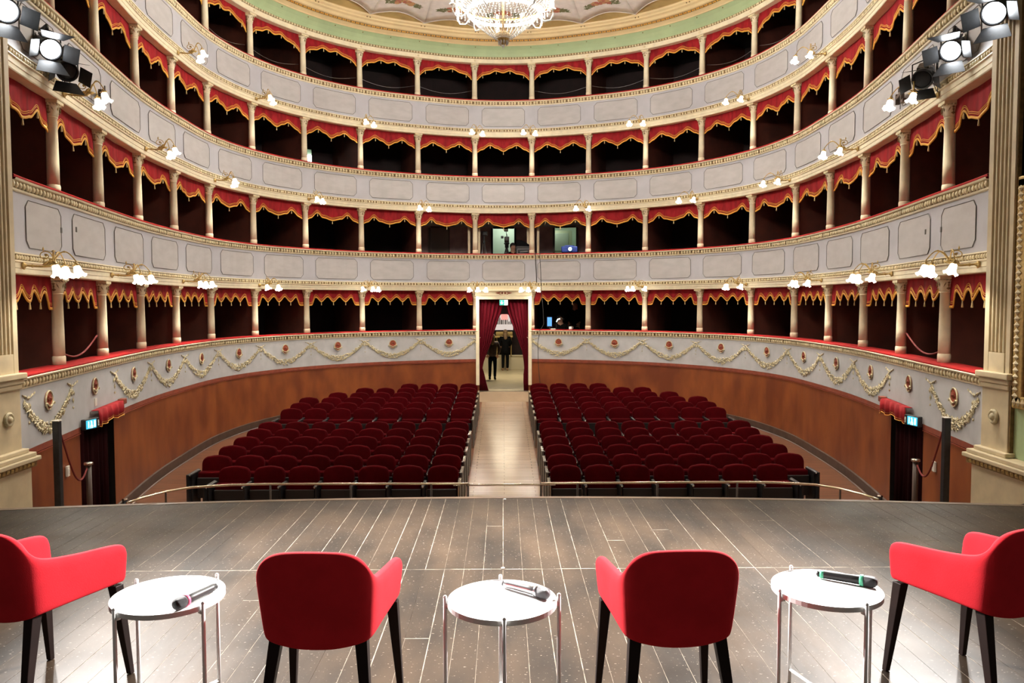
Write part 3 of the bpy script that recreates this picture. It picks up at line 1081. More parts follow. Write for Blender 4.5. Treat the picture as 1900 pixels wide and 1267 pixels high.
for sgn in (-1, 1):
    sd = 'left' if sgn < 0 else 'right'
    for i in (0, 2, 4, 6, 8):
        sconce(sgn * (i + 0.5), CAPZ[0] + 0.10, True, 'three-light gilt tulip sconce above the %s column %s of centre, lowest tier' % (ORD[i + 1], sd))
    sconce(sgn * 10.40, CAPZ[0] + 0.10, True, 'large three-light gilt tulip sconce beside the %s fluted pilaster' % sd)
    for i in (1, 3, 5, 7, 9):
        sconce(sgn * (i + 0.5), CAPZ[1] + 0.10, False, 'two-light gilt tulip sconce above the %s column %s of centre, second tier' % (ORD[i + 1], sd))
    for i in (0, 2, 4, 6):
        sconce(sgn * (i + 0.5), CAPZ[2] + 0.10, False, 'two-light gilt tulip sconce above the %s column %s of centre, third tier' % (ORD[i + 1], sd))

# ------------------------------------------------------------------ upper entablature and ceiling
zc = CAPZ[3]
mb = MB()
sweep(mb, [(-0.12, zc), (0.13, zc), (0.14, zc + 0.015), (0.14, zc + 0.11), (0.15, zc + 0.12)], TMIN, TMAX)
top = mb.obj('trim_1', CREAM)
tag(top, 'cream architrave above the top tier columns', 'architrave', kind='structure')
for sgn in (-1, 1):
    for i in range(7):
        t = sgn * (i + 0.5)
        c = S(t, 0.142, zc + 0.065)
        MB().lathe([(0.035, 0), (0.035, 0.008), (0.022, 0.010), (0.018, 0.018), (0.006, 0.02)], 12, c, Matrix.Rotation(ang(t), 3, 'Z') @ Matrix.Rotation(-PI / 2, 3, 'X')).obj('rosette', EGG, top)
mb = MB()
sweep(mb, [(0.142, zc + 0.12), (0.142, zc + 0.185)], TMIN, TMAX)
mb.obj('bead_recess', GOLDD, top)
mb = MB()
egg_row(mb, TMIN, TMAX, 0.152, zc + 0.152, 0.088, (0.034, 0.022, 0.026))
o = mb.obj('bead_moulding', EGG, top, True)
o['kind'] = 'stuff'
mb = MB()
cove = [(0.14, zc + 0.185), (0.165, zc + 0.28), (0.21, zc + 0.38), (0.28, zc + 0.47)]
sweep(mb, cove, TMIN, TMAX)
gc = mb.obj('trim_2', GREEN)
tag(gc, 'sage green cove under the gilded ceiling cornice', 'cove', kind='structure')
for i in range(-14, 15):
    t = i * 0.5
    MB().ball(S(t, 0.255, zc + 0.43), 0.016, 6, 4).obj('hook', GOLDD, gc)
mb = MB()
z1 = zc + 0.47
sweep(mb, [(0.275, z1), (0.31, z1 - 0.005), (0.33, z1 + 0.02), (0.40, z1 + 0.06), (0.44, z1 + 0.075)], TMIN, TMAX)
sweep(mb, [(0.455, z1 + 0.135), (0.50, z1 + 0.15), (0.54, z1 + 0.21), (0.60, z1 + 0.24), (0.605, z1 + 0.275), (0.66, z1 + 0.31), (0.67, z1 + 0.345), (0.70, z1 + 0.35)], TMIN, TMAX)
cr = mb.obj('trim_3', TAN)
tag(cr, 'straw coloured stepped cornice around the ceiling', 'cornice', kind='structure')
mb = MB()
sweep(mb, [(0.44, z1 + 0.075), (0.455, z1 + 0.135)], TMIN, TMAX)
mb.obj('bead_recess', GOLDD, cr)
mb = MB()
egg_row(mb, TMIN, TMAX, 0.458, z1 + 0.10, 0.075, (0.026, 0.02, 0.022))
o = mb.obj('bead_moulding', FRINGE, cr, True)
o['kind'] = 'stuff'
for i in range(-8, 9):
    t = i * 1.0 + 0.5 * (1 if i < 0 else 1)
    for s2 in (-0.03, 0.03):
        MB().ball(S(t + s2, 0.635, z1 + 0.275), 0.018, 6, 4).obj('gilt_stud', GOLDD, cr)
# ceiling ground
mb = MB()
zg = z1 + 0.352
ts = trange(TMIN, TMAX, 4)
ring = [S(t, 0.69, zg) for t in ts]
ring2 = [S(t, 2.6, zg + 0.55) for t in ts]
mb.grid([[ring[i], ring2[i]] for i in range(len(ts))])
n = len(ring2)
CC = Vector((0, 14.0, zg + 1.5))
mb.add([tuple(p) for p in ring2] + [tuple(CC)], [(i, i + 1, n) for i in range(n - 1)])
# closure towards the stage
mb.add([tuple(ring[0]), tuple(ring[-1]), tuple(ring2[0]), tuple(ring2[-1]), tuple(CC), (-7, 4, zg), (7, 4, zg)], [(2, 3, 4), (5, 6, 1, 0), (0, 1, 3, 2)])
ceil = mb.obj('ceiling', OCHRE)
tag(ceil, 'ochre gold ceiling ground behind the painted scalloped canopy', 'ceiling', kind='structure')
# scalloped canopy: each gore between two ring points is one panel
def canopy_pt(t, q):
    """q 0 at the rim, 1 at the centre"""
    a = S(t, 0.74, zg - 0.004)
    b = Vector((0, 14.0, zg + 0.50))
    p = a.lerp(b, q)
    p.z = a.z + (b.z - a.z) * (1 - (1 - q) ** 1.6) - 0.02
    return p
for i in range(-9, 9):
    t0, t1 = i + 0.5, i + 1.5
    mb = MB()
    P = []
    N = 12
    for j in range(N + 1):
        f = j / N
        t = t0 + (t1 - t0) * f
        L = (Vector((0, 14.0)) - pos(t)).length
        q0 = 0.52 * (1 - abs(2 * f - 1) ** 1.8) / L
        row = []
        for q in (0, 0.04, 0.1, 0.25, 0.5, 0.8, 1.0):
            qq = q0 + (1 - q0) * q
            p = canopy_pt(t, qq)
            p.z += -0.05 * math.sin(PI * f) * (1 - qq) * (0.3 + q)
            row.append(p)
        P.append(row)
    mb.grid(P)
    g = mb.obj('canopy_gore', CLOTHC, ceil, True, thick=0.012)
    edge = [Vector(r[0]) + Vector((0, 0, -0.006)) for r in P]
    MB().tube(edge, 0.012, 5).obj('canopy_hem', WHITES, g)
    # painted flower swag
    mr, mo, ml = MB(), MB(), MB()
    rnd = random.Random(i)
    for q in range(80):
        f = rnd.uniform(0.16, 0.84)
        dpt = 0.8 + 0.55 * (1 - abs(2 * f - 1)) * 0.6 + rnd.uniform(-0.10, 0.10)
        t = t0 + (t1 - t0) * f
        L = (Vector((0, 14.0)) - pos(t)).length
        q0 = 0.52 * (1 - abs(2 * f - 1) ** 1.8) / L
        qq = (dpt + 0.1) / L
        qq = max(qq, q0 + 0.03)
        p = canopy_pt(t, qq)
        qrel = (qq - q0) / (1 - q0)
        p.z += -0.05 * math.sin(PI * f) * (1 - qq) * (0.3 + qrel) - 0.010
        if abs(f - 0.5) < 0.17 and q % 3:
            (mr if q % 2 else mo).lathe([(0.055 + 0.035 * rnd.random(), 0), (0.045, -0.006)], 8, p)
        else:
            ml.octa(p, (0.10, 0.035, 0.006), Matrix.Rotation(rnd.uniform(0, PI), 3, 'Z'))
    if mr.v:
        mr.obj('painted_roses', FLOWER_R, g)
    if mo.v:
        mo.obj('painted_peonies', FLOWER_O, g)
    ml.obj('painted_leaf_sprays', LEAFP, g)

# outer shell so that the house is closed
mb = MB()
sweep(mb, [(-3.6, -2.0), (-3.6, 11.2)], -10.60, -1.2, 3)
sweep(mb, [(-3.6, -2.0), (-3.6, 11.2)], 1.2, 10.60, 3)
o = mb.obj('wall_outer', BOXDARK)
tag(o, 'dark outer wall of the auditorium behind the boxes', 'wall', kind='structure')

# ------------------------------------------------------------------ proscenium pilasters and side wings
for sgn in (-1, 1):
    sd = 'left' if sgn < 0 else 'right'
    X = 5.60
    def bx(mb, x0, x1, y0, y1, z0, z1):
        return mb.box((sgn * (x0 + x1) / 2, (y0 + y1) / 2, (z0 + z1) / 2), (abs(x1 - x0), abs(y1 - y0), abs(z1 - z0)))
    o = empty('pilaster', (sgn * 5.8, 8.85, -1.9), 0, 'tall fluted gold and cream pilaster at the %s end of the boxes' % sd, 'pilaster', 'proscenium pilasters')
    o0 = Vector(o.location)
    def part(name, mb, m, **kw):
        mb.v = [tuple(Vector(p) - o0) for p in mb.v]
        return mb.obj(name, m, o, **kw)
    o.location = o0 + Vector((-sgn * 0.05, -0.085, 0))
    # shaft: recessed brown-gold ground with cream fillets
    mb = MB()
    bx(mb, X + 0.03, 6.5, 8.60, 9.05, 0.93, 10.3)
    part('shaft', mb, GOLDD)
    W0, W1 = 8.59, 9.05
    mb = MB()
    bx(mb, X, X + 0.05, W0, W0 + 0.07, 0.93, 10.3)
    part('shaft_margin', mb, CREAMD)
    mb = MB()
    bx(mb, X, X + 0.05, W1 - 0.08, W1, 0.93, 10.3)
    part('shaft_margin', mb, CREAMD)
    n = 4
    gw = (W1 - W0 - 0.15) / (2 * n + 1)
    for i in range(n):
        y0 = W0 + 0.07 + gw * (2 * i + 1)
        mb = MB()
        bx(mb, X, X + 0.05, y0, y0 + gw * 0.9, 1.15, 10.3)
        part('fillet', mb, CREAMD, bevel=0.01)
    mb = MB()
    bx(mb, X - 0.002, X + 0.05, W0 + 0.09, W1 - 0.09, 0.93, 1.15)
    part('shaft_foot', mb, CREAMD)
    # cornice under shaft at rail height
    mb = MB()
    bx(mb, X - 0.06, 6.5, 8.53, 9.12, 0.86, 0.93)
    bx(mb, X - 0.03, 6.5, 8.56, 9.10, 0.80, 0.86)
    bx(mb, X - 0.015, 6.5, 8.58, 9.09, 0.74, 0.80)
    part('rail_cornice', mb, CREAMD, bevel=0.012)
    mb = MB()
    bx(mb, X + 0.01, 6.5, 8.60, 9.08, 0.02, 0.76)
    part('pedestal', mb, CREAMD, bevel=0.006)
    mb = MB()
    c = Vector((sgn * (X + 0.005), 8.84, 0.42))
    R = Matrix.Rotation(sgn * -PI / 2, 3, 'Y')
    mb.lathe([(0.085, 0), (0.085, 0.015), (0.062, 0.03), (0.055, 0.018), (0.040, 0.022), (0.03, 0.04), (0.008, 0.045)], 20, c, R)
    part('roundel', mb, GARL, smooth=True)
    mb = MB()
    bx(mb, X - 0.05, 6.5, 8.54, 9.12, 0.0, 0.05)
    bx(mb, X - 0.10, 6.5, 7.9, 9.18, -0.05, 0.0)
    bx(mb, X - 0.13, 6.5, 6.0, 9.22, -0.10, -0.05)
    part('plinth_moulding', mb, CREAMD, bevel=0.01)
    mb = MB()
    bx(mb, X - 0.09, 6.5, 6.0, 9.19, -0.17, -0.10)
    part('carved_band', mb, GOLDD)
    mb = MB()
    y = 6.1
    while y < 9.17:
        mb.octa((sgn * (X - 0.095), y, -0.135), (0.018, 0.035, 0.03), Matrix.Rotation(0.6, 3, 'X'))
        y += 0.075
    part('carved_leaves', mb, GOLD)
    mb = MB()
    bx(mb, X - 0.04, 6.5, 6.0, 9.16, -1.95, -0.17)
    part('stage_wing_wall', mb, CREAMD)
    # return of the pilaster towards the stage
    mb = MB()
    bx(mb, X + 0.02, 6.5, 8.575, 8.60, 0.05, 10.3)
    part('return', mb, GOLDD)
    # green proscenium wall with a gilt framed opening
    mb = MB()
    bx(mb, 5.66, 6.5, 6.3, 8.57, 0.0, 0.62)
    bx(mb, 5.66, 6.5, 8.36, 8.57, 0.62, 10.3)
    bx(mb, 5.66, 6.5, 6.3, 6.6, 0.62, 10.3)
    bx(mb, 5.66, 6.5, 6.3, 8.57, 3.0, 10.3)
    g = mb.obj('wall_proscenium_' + sd, GREEN)
    tag(g, 'sage green proscenium wall on the %s with a gilt framed box' % sd, 'wall', kind='structure')
    g.location = (-sgn * 0.05, -0.085, 0)
    mb = MB()
    for (y0, y1, z0, z1) in ((8.38, 8.54, 0.60, 3.05), (6.52, 6.62, 0.60, 3.05), (6.5, 8.54, 0.56, 0.70), (6.5, 8.54, 2.95, 3.07)):
        bx(mb, 5.60, 5.69, y0, y1, z0, z1)
    fr = mb.obj('gilt_frame', GOLD, g, bevel=0.015)
    mb = MB()
    z = 0.7
    while z < 3.0:
        mb.octa((sgn * 5.595, 8.48, z), (0.02, 0.05, 0.035))
        z += 0.07
    y = 6.6
    while y < 8.5:
        mb.octa((sgn * 5.595, y, 0.63), (0.02, 0.035, 0.05))
        y += 0.07
    mb.obj('carved_leaves', EGG, fr)
    mb = MB()
    bx(mb, 5.63, 6.1, 6.6, 8.37, 0.70, 0.80)
    mb.obj('velvet_rail', RAILV, g, bevel=0.02)
    mb = MB()
    bx(mb, 6.45, 6.5, 6.5, 8.4, 0.6, 3.1)
    mb.obj('box_lining', BOXDARK, g)
    # stair hand rail below
    h = empty('handrail', (sgn * 5.6, 8.0, -0.6), 0, 'dark diagonal handrail on the cream wing wall, %s of the stage' % sd, 'handrail', 'stage stair handrails')
    h0 = Vector(h.location)
    h.location = h0 + Vector((-sgn * 0.05, -0.085, 0))
    pts = [Vector((sgn * 5.48, 8.62, -0.62)), Vector((sgn * 5.48, 7.85, -0.30))]
    MB().tube([p - h0 for p in pts], 0.017, 8).obj('rail', WENGE, h, True)
    for f in (0.15, 0.72):
        p = pts[0].lerp(pts[1], f)
        MB().tube([p - h0, p + Vector((0, -0.02, -0.08)) - h0, p + Vector((sgn * 0.075, -0.02, -0.09)) - h0], 0.007, 6).obj('bracket', WENGE, h, True)

# ------------------------------------------------------------------ side doors with curtains
def curtain(mb, t0, t1, z0, z1, d, folds, amp=0.025, n=60):
    P = []
    for i in range(n + 1):
        u = i / n
        t = t0 + (t1 - t0) * u
        w = amp * math.sin(u * folds * 2 * PI) + amp * 0.4 * math.sin(u * folds * 4.7 * PI + 1)
        P.append([S(t, d + w, z1), S(t, d + w * 1.15, (z0 + z1) / 2), S(t, d + w * 1.3, z0)])
    return mb.grid(P)
for sgn, (a, b) in zip((-1, 1), DOOR_T):
    sd = 'left' if sgn < 0 else 'right'
    tm = (a + b) / 2
    zf = FLOORZ(S(tm, 0.14, 0).y) - 0.15
    mb = MB()
    sweep(mb, [(0.14, -0.02), (-0.5, -0.02), (-0.5, zf)], a, b)
    for tt in (a, b):
        mb.add([S(tt, 0.14, zf), S(tt, -0.5, zf), S(tt, -0.5, -0.02), S(tt, 0.14, -0.02)], [(0, 1, 2, 3)])
    o = mb.obj('door_' + ('3' if sgn < 0 else '4'), BOXDARK)
    tag(o, 'dark doorway recess in the orange wall on the %s' % sd, 'doorway', kind='structure')
    c = MB()
    curtain(c, a + 0.02, b - 0.02, zf + 0.1, 0.02, 0.06, 7)
    co_ = c.obj('door_curtain', CURTD, None, True, thick=0.01)
    tag(co_, 'near-black curtain filling the side doorway on the %s' % sd, 'curtain', 'side door curtains')
    # pelmet
    mb = MB()
    P = []
    N = 24
    e0, e1 = (a + 0.22, b + 0.06) if sgn < 0 else (a - 0.06, b - 0.22)
    for i in range(N + 1):
        u = i / N
        t = e0 + (e1 - e0) * u
        zb = -0.02 - 0.05 * abs(math.sin(u * 2.0 * PI)) - (0.05 if u < 0.08 or u > 0.92 else 0)
        w = 0.015 * math.sin(u * 30)
        P.append([S(t, 0.17, 0.16), S(t, 0.27, 0.16), S(t, 0.28 + w, 0.08), S(t, 0.28 + w, zb)])
    mb.grid(P)
    p_ = mb.obj('pelmet', VELVET, None, True, thick=0.008)
    tag(p_, 'small red pelmet over the %s side door' % sd, 'pelmet', 'side door pelmets')
    mb = MB()
    mb.tube([Vector(r[3]) + Vector((0, 0, 0.004)) for r in P], 0.008, 5)
    mb.tube([Vector(r[3]) + Vector((0, 0, 0.035)) for r in P], 0.005, 5)
    mb.obj('gold_braid', FRINGE, p_)
    te = e1 if sgn < 0 else e0
    c0 = S(te + (0.02 if sgn < 0 else -0.02), 0.23, 0.14)
    mb = MB().bbox(c0, (0.16, 0.10, 0.09), 0.012, ang(te))
    mb.obj('pelmet_bracket', BRICKB, p_)
    # exit sign
    te = a + 0.06 if sgn < 0 else b - 0.06
    c0 = S(te, 0.27, 0.015)
    s_ = empty('exit_sign', c0, ang(te) + sgn * 0.35, 'lit blue-green emergency exit sign beside the %s side door' % sd, 'exit sign', 'side exit signs')
    MB().bbox((0, -0.03, 0), (0.30, 0.07, 0.15), 0.012).obj('case', BLACKM, s_)
    sx = 1 if sgn > 0 else -1
    MB().box((-sx * 0.03, 0.008, 0), (0.20, 0.012, 0.12)).obj('lit_panel', EXITC, s_)
    mb = MB()
    x0 = -sx * 0.03
    mb.box((x0 - 0.065, 0.016, 0), (0.03, 0.006, 0.09))
    mb.ball((x0 + 0.005, 0.016, 0.035), 0.012, 8, 4)
    mb.box((x0, 0.016, 0.0), (0.02, 0.006, 0.05))
    mb.box((x0 - 0.015, 0.016, -0.035), (0.012, 0.006, 0.04))
    mb.box((x0 + 0.018, 0.016, -0.033), (0.012, 0.006, 0.04))
    mb.box((x0 + 0.06, 0.016, 0), (0.012, 0.006, 0.09))
    mb.obj('pictogram', EXITW, s_)
    mb = MB().box((sx * 0.12, 0.01, 0), (0.02, 0.006, 0.08)).ball((sx * 0.12, 0.012, 0.0), 0.01)
    mb.obj('indicator', SWITCHW, s_)
    # light switch
    ts_ = -9.66 if sgn < 0 else 9.62
    sw = empty('wall_switch', S(ts_, 0.15, -0.52), ang(ts_), 'white wall switch on the orange wall near the %s side door' % sd, 'switch', 'wall switches')
    MB().bbox((0, 0.012, 0), (0.08, 0.03, 0.14), 0.006).obj('plate', SWITCHW, sw)
    MB().bbox((0, 0.03, 0), (0.03, 0.012, 0.06), 0.004).obj('rocker', PAPER, sw)
    # tall black post with rope
    pb = Vector((sgn * 5.42, 9.46, 0))
    zb = FLOORZ(pb.y)
    ps = empty('barrier_post', (pb.x, pb.y, zb), 0, 'tall square black post by the %s side door' % sd, 'post', 'tall black posts')
    MB().bbox((0, 0, (0.30 - zb) / 2), (0.075, 0.075, 0.30 - zb), 0.006).obj('post', BLACKM, ps)
    MB().bbox((0, 0, 0.30 - zb + 0.004), (0.085, 0.085, 0.012), 0.003).obj('cap', SWITCHW, ps)
    MB().lathe([(0.16, 0), (0.16, 0.01), (0.04, 0.025)], 20).obj('base', BLACKM, ps, True)
    p2 = Vector((sgn * 5.50, 10.30, 0))
    z2 = FLOORZ(p2.y)
    q = empty('stanchion', (p2.x, p2.y, z2), 0, 'shorter grey stanchion in front of the %s side door' % sd, 'stanchion', 'short stanchions')
    hq = -0.38 - z2
    MB().lathe([(0.035, 0.02), (0.035, hq - 0.03), (0.03, hq - 0.03)], 12).obj('pole', PLINTH, q, True)
    MB().lathe([(0.055, hq - 0.03), (0.055, hq), (0.02, hq + 0.005)], 14).obj('cap', CHROME, q, True)
    MB().lathe([(0.15, 0), (0.15, 0.012), (0.04, 0.03)], 20).obj('base', BLACKM, q, True)
    A = Vector((pb.x, pb.y + 0.04, 0.20))
    B = Vector((p2.x, p2.y - 0.04, -0.45))
    pts = []
    for i in range(17):
        f = i / 16
        p = A.lerp(B, f)
        p.z -= 0.32 * math.sin(PI * f) * (0.6 + 0.8 * f)
        pts.append(p)
    r_ = MB().tube(pts, 0.012, 6).obj('barrier_rope', ROPE, None, True)
    tag(r_, 'dark rope sagging between the two posts at the %s side door' % sd, 'rope', 'barrier ropes')
    p3 = S(sgn * 8.56, 0.30, 0)
    z3 = FLOORZ(p3.y)
    q = empty('floor_marker', (p3.x, p3.y, z3), 0, 'low dark bollard with a pale cap at the foot of the %s side door' % sd, 'bollard', 'low bollards')
    MB().lathe([(0.04, 0), (0.04, 0.26), (0.03, 0.27)], 12).obj('body', BLACKM, q, True)
    MB().lathe([(0.045, 0.27), (0.045, 0.29), (0.02, 0.295)], 12).obj('cap', CHROME, q, True)
# small white plate over the left door
MB().box(S(-8.98, 0.158, 0.26), (0.09, 0.012, 0.11), ang(-8.98)).obj('socket_plate', SWITCHW, fz[-1])

# velvet ropes in the boxes nearest the stage and thin safety cables in the top tier
for sgn in (-1, 1):
    pts = []
    for i in range(15):
        f = i / 14
        pts.append(S(sgn * (9.42 - 0.84 * f), -0.03, 1.05 - 0.17 * math.sin(PI * f) + (0.17 * f)))
    o = MB().tube(pts, 0.013, 6).obj('box_rope', ROPE, None, True)
    tag(o, 'dark red rope sagging inside a lowest tier box near the %s pilaster' % ('left' if sgn < 0 else 'right'), 'rope', 'box ropes')
    for k in range(1, 6):
        pts = []
        for i in range(11):
            f = i / 10
            pts.append(S(sgn * (k - 0.46 + 0.92 * f), -0.10, 8.13 - 0.13 * math.sin(PI * f)))
        o = MB().tube(pts, 0.005, 5).obj('safety_cable', SILVERP, None, True)
        tag(o, 'thin sagging cable across the %s box %s of centre, top tier' % (ORD[k], 'left' if sgn < 0 else 'right'), 'cable', 'top tier safety cables')

# ------------------------------------------------------------------ centre door
mb = MB()
for s2 in (-1, 1):
    mb.box((s2 * 0.80, 23.87, 0.50), (0.10, 0.16, 2.62))
mb.box((0, 23.87, 1.86), (1.70, 0.16, 0.10))
mb.box((0, 23.90, 2.0), (1.74, 0.12, 0.20))
mb.box((0, 23.84, 2.075), (1.76, 0.14, 0.03))
mb.box((0, 23.86, 1.925), (1.72, 0.14, 0.02))
df = mb.obj('door_5', CREAM, bevel=0.006)
tag(df, 'cream door frame of the central aisle entrance under the boxes', 'door frame', kind='structure')
mb = MB()
for s2 in (-1, 1):
    mb.octa((s2 * 0.045, 23.825, 2.0), (0.035, 0.02, 0.04))
    mb.octa((s2 * 0.17, 23.825, 2.0), (0.09, 0.012, 0.02))
    mb.octa((s2 * 0.12, 23.825, 2.03), (0.05, 0.012, 0.01), Matrix.Rotation(s2 * 0.4, 3, 'Y'))
    mb.octa((s2 * 0.12, 23.825, 1.97), (0.05, 0.012, 0.01), Matrix.Rotation(-s2 * 0.4, 3, 'Y'))
mb.obj('carved_ornament', MEDR, df)
mb = MB()
zz = FLOORZ(23.5)
mb.add([(-0.82, 23.5, zz + 0.006), (0.82, 23.5, zz + 0.006), (0.82, 23.92, -1.03), (-0.82, 23.92, -1.03), (0.82, 24.2, -1.03), (-0.82, 24.2, -1.03), (0.82, 24.2, zz), (-0.82, 24.2, zz), (0.82, 23.92, zz), (-0.82, 23.92, zz)],
       [(0, 1, 2, 3), (3, 2, 4, 5), (1, 8, 2), (0, 3, 9), (2, 8, 6, 4), (3, 5, 7, 9)])
st = mb.obj('floor_threshold', mat('threshold_wood', (0.30, 0.215, 0.14), 0.3, var=0.1, vscale=3))
tag(st, 'pale wooden threshold ramp in the central doorway', 'ramp', kind='structure')
def door_curtain(name, x_out, edge, label):
    """edge: list of (z, x_inner)"""
    mb = MB()
    zs = [1.80, 1.6, 1.35, 1.1, 0.8, 0.5, 0.2, -0.1, -0.3, -0.5, -0.75, -1.0]
    P = []
    N = 40
    for j in range(N + 1):
        u = j / N
        row = []
        for z in zs:
            xi = edge[-1][1]
            for a, b in zip(edge[:-1], edge[1:]):
                if a[0] >= z >= b[0]:
                    f = (a[0] - z) / (a[0] - b[0])
                    f = f * f * (3 - 2 * f)
                    xi = a[1] + (b[1] - a[1]) * f
                    break
            w_ = abs(xi - x_out)
            row.append((x_out + (xi - x_out) * u, 23.98 + 0.035 * math.sin(u * 2 * PI * 6) * (0.5 + 0.5 * min(1, w_)), z))
        P.append(row)
    mb.grid(P)
    o = mb.obj(name, CURT, None, True, thick=0.012)
    tag(o, label, 'curtain', 'centre door curtains')
    return o
door_curtain('door_curtain', -0.75, [(1.80, 0.02), (1.5, -0.06), (1.1, -0.20), (0.7, -0.32), (0.3, -0.45), (0.1, -0.58), (-0.3, -0.66), (-0.6, -0.58), (-1.0, -0.48)], 'maroon curtain drawn to the left of the centre doorway')
door_curtain('door_curtain', 0.75, [(1.80, 0.02), (1.5, 0.10), (1.1, 0.24), (0.7, 0.38), (0.3, 0.55), (0.1, 0.60), (-0.3, 0.63), (-0.6, 0.60), (-1.0, 0.62)], 'maroon curtain drawn to the right of the centre doorway')
s_ = empty('exit_sign', (0.0, 23.80, 1.71), PI, 'lit green and white exit sign hanging in the centre doorway', 'exit sign')
MB().bbox((0, -0.02, 0), (0.26, 0.04, 0.17), 0.006).obj('case', SWITCHW, s_)
MB().box((0.055, 0.004, 0), (0.14, 0.01, 0.155)).obj('lit_panel', EXITG, s_)
MB().box((-0.07, 0.004, 0), (0.10, 0.01, 0.155)).obj('white_half', EXITW, s_)
mb = MB()
mb.box((0.06, 0.011, 0.025), (0.03, 0.006, 0.06))
mb.prism([(-0.05, 0.0), (0.05, 0.0), (0.0, -0.055)], lambda p: Vector((0.06 + p[0], 0.014, p[1])), lambda p: Vector((0.06 + p[0], 0.008, p[1])))
mb.obj('arrow', EXITW, s_)
mb = MB()
mb.ball((-0.07, 0.012, 0.045), 0.012, 8, 4)
mb.box((-0.07, 0.012, 0.005), (0.02, 0.006, 0.06))
mb.box((-0.085, 0.012, -0.045), (0.012, 0.006, 0.05))
mb.box((-0.05, 0.012, -0.04), (0.012, 0.006, 0.05))
mb.obj('running_figure', EXITG, s_)

# foyer beyond
mb = MB()
mb.add([(-0.87, 24.1, -1.03), (0.87, 24.1, -1.03), (0.87, 26.0, -1.03), (-0.87, 26.0, -1.03)], [(0, 1, 2, 3)])
mb.add([(-4, 26.0, -1.03), (4, 26.0, -1.03), (4, 32.0, -1.03), (-4, 32.0, -1.03)], [(0, 1, 2, 3)])
o = mb.obj('floor_foyer', FOYERF)
tag(o, 'pale polished foyer floor beyond the centre door', 'floor', kind='structure')
mb = MB()
mb.add([(-0.87, 23.95, -1.3), (-0.87, 26.0, -1.3), (-0.87, 26.0, 2.1), (-0.87, 23.95, 2.1)], [(0, 1, 2, 3)])
mb.add([(0.87, 23.95, -1.3), (0.87, 26.0, -1.3), (0.87, 26.0, 2.1), (0.87, 23.95, 2.1)], [(0, 1, 2, 3)])
mb.add([(-0.87, 23.95, 2.09), (0.87, 23.95, 2.09), (0.87, 26.0, 2.09), (-0.87, 26.0, 2.09)], [(0, 1, 2, 3)])
mb.add([(-4, 26.0, -1.03), (-0.87, 26.0, -1.03), (-0.87, 26.0, 2.1), (-4, 26.0, 2.1)], [(0, 1, 2, 3)])
mb.add([(4, 26.0, -1.03), (0.87, 26.0, -1.03), (0.87, 26.0, 2.1), (4, 26.0, 2.1)], [(0, 1, 2, 3)])
mb.add([(-4, 26.0, 2.1), (4, 26.0, 2.1), (4, 32, 2.1), (-4, 32, 2.1)], [(0, 1, 2, 3)])
mb.add([(-4, 32, -1.03), (4, 32, -1.03), (4, 32, 2.1), (-4, 32, 2.1)], [(0, 1, 2, 3)])
mb.add([(-4, 26, -1.03), (-4, 32, -1.03), (-4, 32, 2.1), (-4, 26, 2.1)], [(0, 1, 2, 3)])
mb.add([(4, 26, -1.03), (4, 32, -1.03), (4, 32, 2.1), (4, 26, 2.1)], [(0, 1, 2, 3)])
o = mb.obj('wall_foyer', BOXRED)
tag(o, 'dark red foyer walls beyond the centre door', 'wall', kind='structure')
mb = MB().bbox((0, 31.9, -0.75), (7.6, 0.2, 0.56), 0.01)
mb.bbox((0, 31.88, -0.46), (7.7, 0.26, 0.05), 0.01)
o = mb.obj('trim_4', FOYERW)
tag(o, 'low cream dado wall at the back of the foyer', 'dado', kind='structure')
l = bpy.data.lights.new('foyer_lamp', 'AREA')
l.energy = 110
l.size = 1.4
l.color = (1.0, 0.86, 0.62)
lo = bpy.data.objects.new('foyer_ceiling_light', l)
C.objects.link(lo)
lo.location = (0.0, 28.6, 2.05)
mb = MB().lathe([(0.32, 0.0), (0.30, -0.05), (0.2, -0.08)], 18, (0.9, 28.6, 2.1))
o = mb.obj('ceiling_lamp', LAMPTUBE, None, True)
tag(o, 'round lit ceiling lamp in the foyer behind the doorway', 'lamp')
# backlit poster
po = empty('poster', (0.0, 31.74, 0.62), 0, 'backlit poster of pale pointed buildings with a pink top, seen through the doorway', 'poster')
MB().box((0, 0, 0.28), (0.76, 0.03, 0.62)).obj('lit_sheet', POSTERL, po)
mb = MB()
x = -0.36
rnd = random.Random(3)
while x < 0.34:
    wd = rnd.uniform(0.03, 0.08)
    h = rnd.uniform(0.12, 0.30)
    mb.prism([(x, 0.2), (x + wd, 0.2), (x + wd, 0.2 + h * 0.8), (x + wd / 2, 0.2 + h), (x, 0.2 + h * 0.8)], lambda p: Vector((p[0], -0.022, p[1])), lambda p: Vector((p[0], -0.014, p[1])))
    x += wd + rnd.uniform(0.01, 0.035)
mb.obj('printed_buildings', POSTERD, po)
MB().box((0.03, -0.02, 0.5), (0.26, 0.02, 0.22)).obj('pink_area', POSTERP, po)
sh = MB().bbox((0.02, 31.62, 0.46), (0.68, 0.25, 0.13), 0.015).bbox((0.0, 31.58, 0.33), (0.74, 0.2, 0.08), 0.015).bbox((-0.28, 31.72, -0.08), (0.05, 0.06, 0.74), 0.01).bbox((0.30, 31.72, -0.08), (0.05, 0.06, 0.74), 0.01)
o = sh.obj('wooden_counter', GOLD)
tag(o, 'yellowish wooden counter below the backlit poster in the foyer', 'counter')

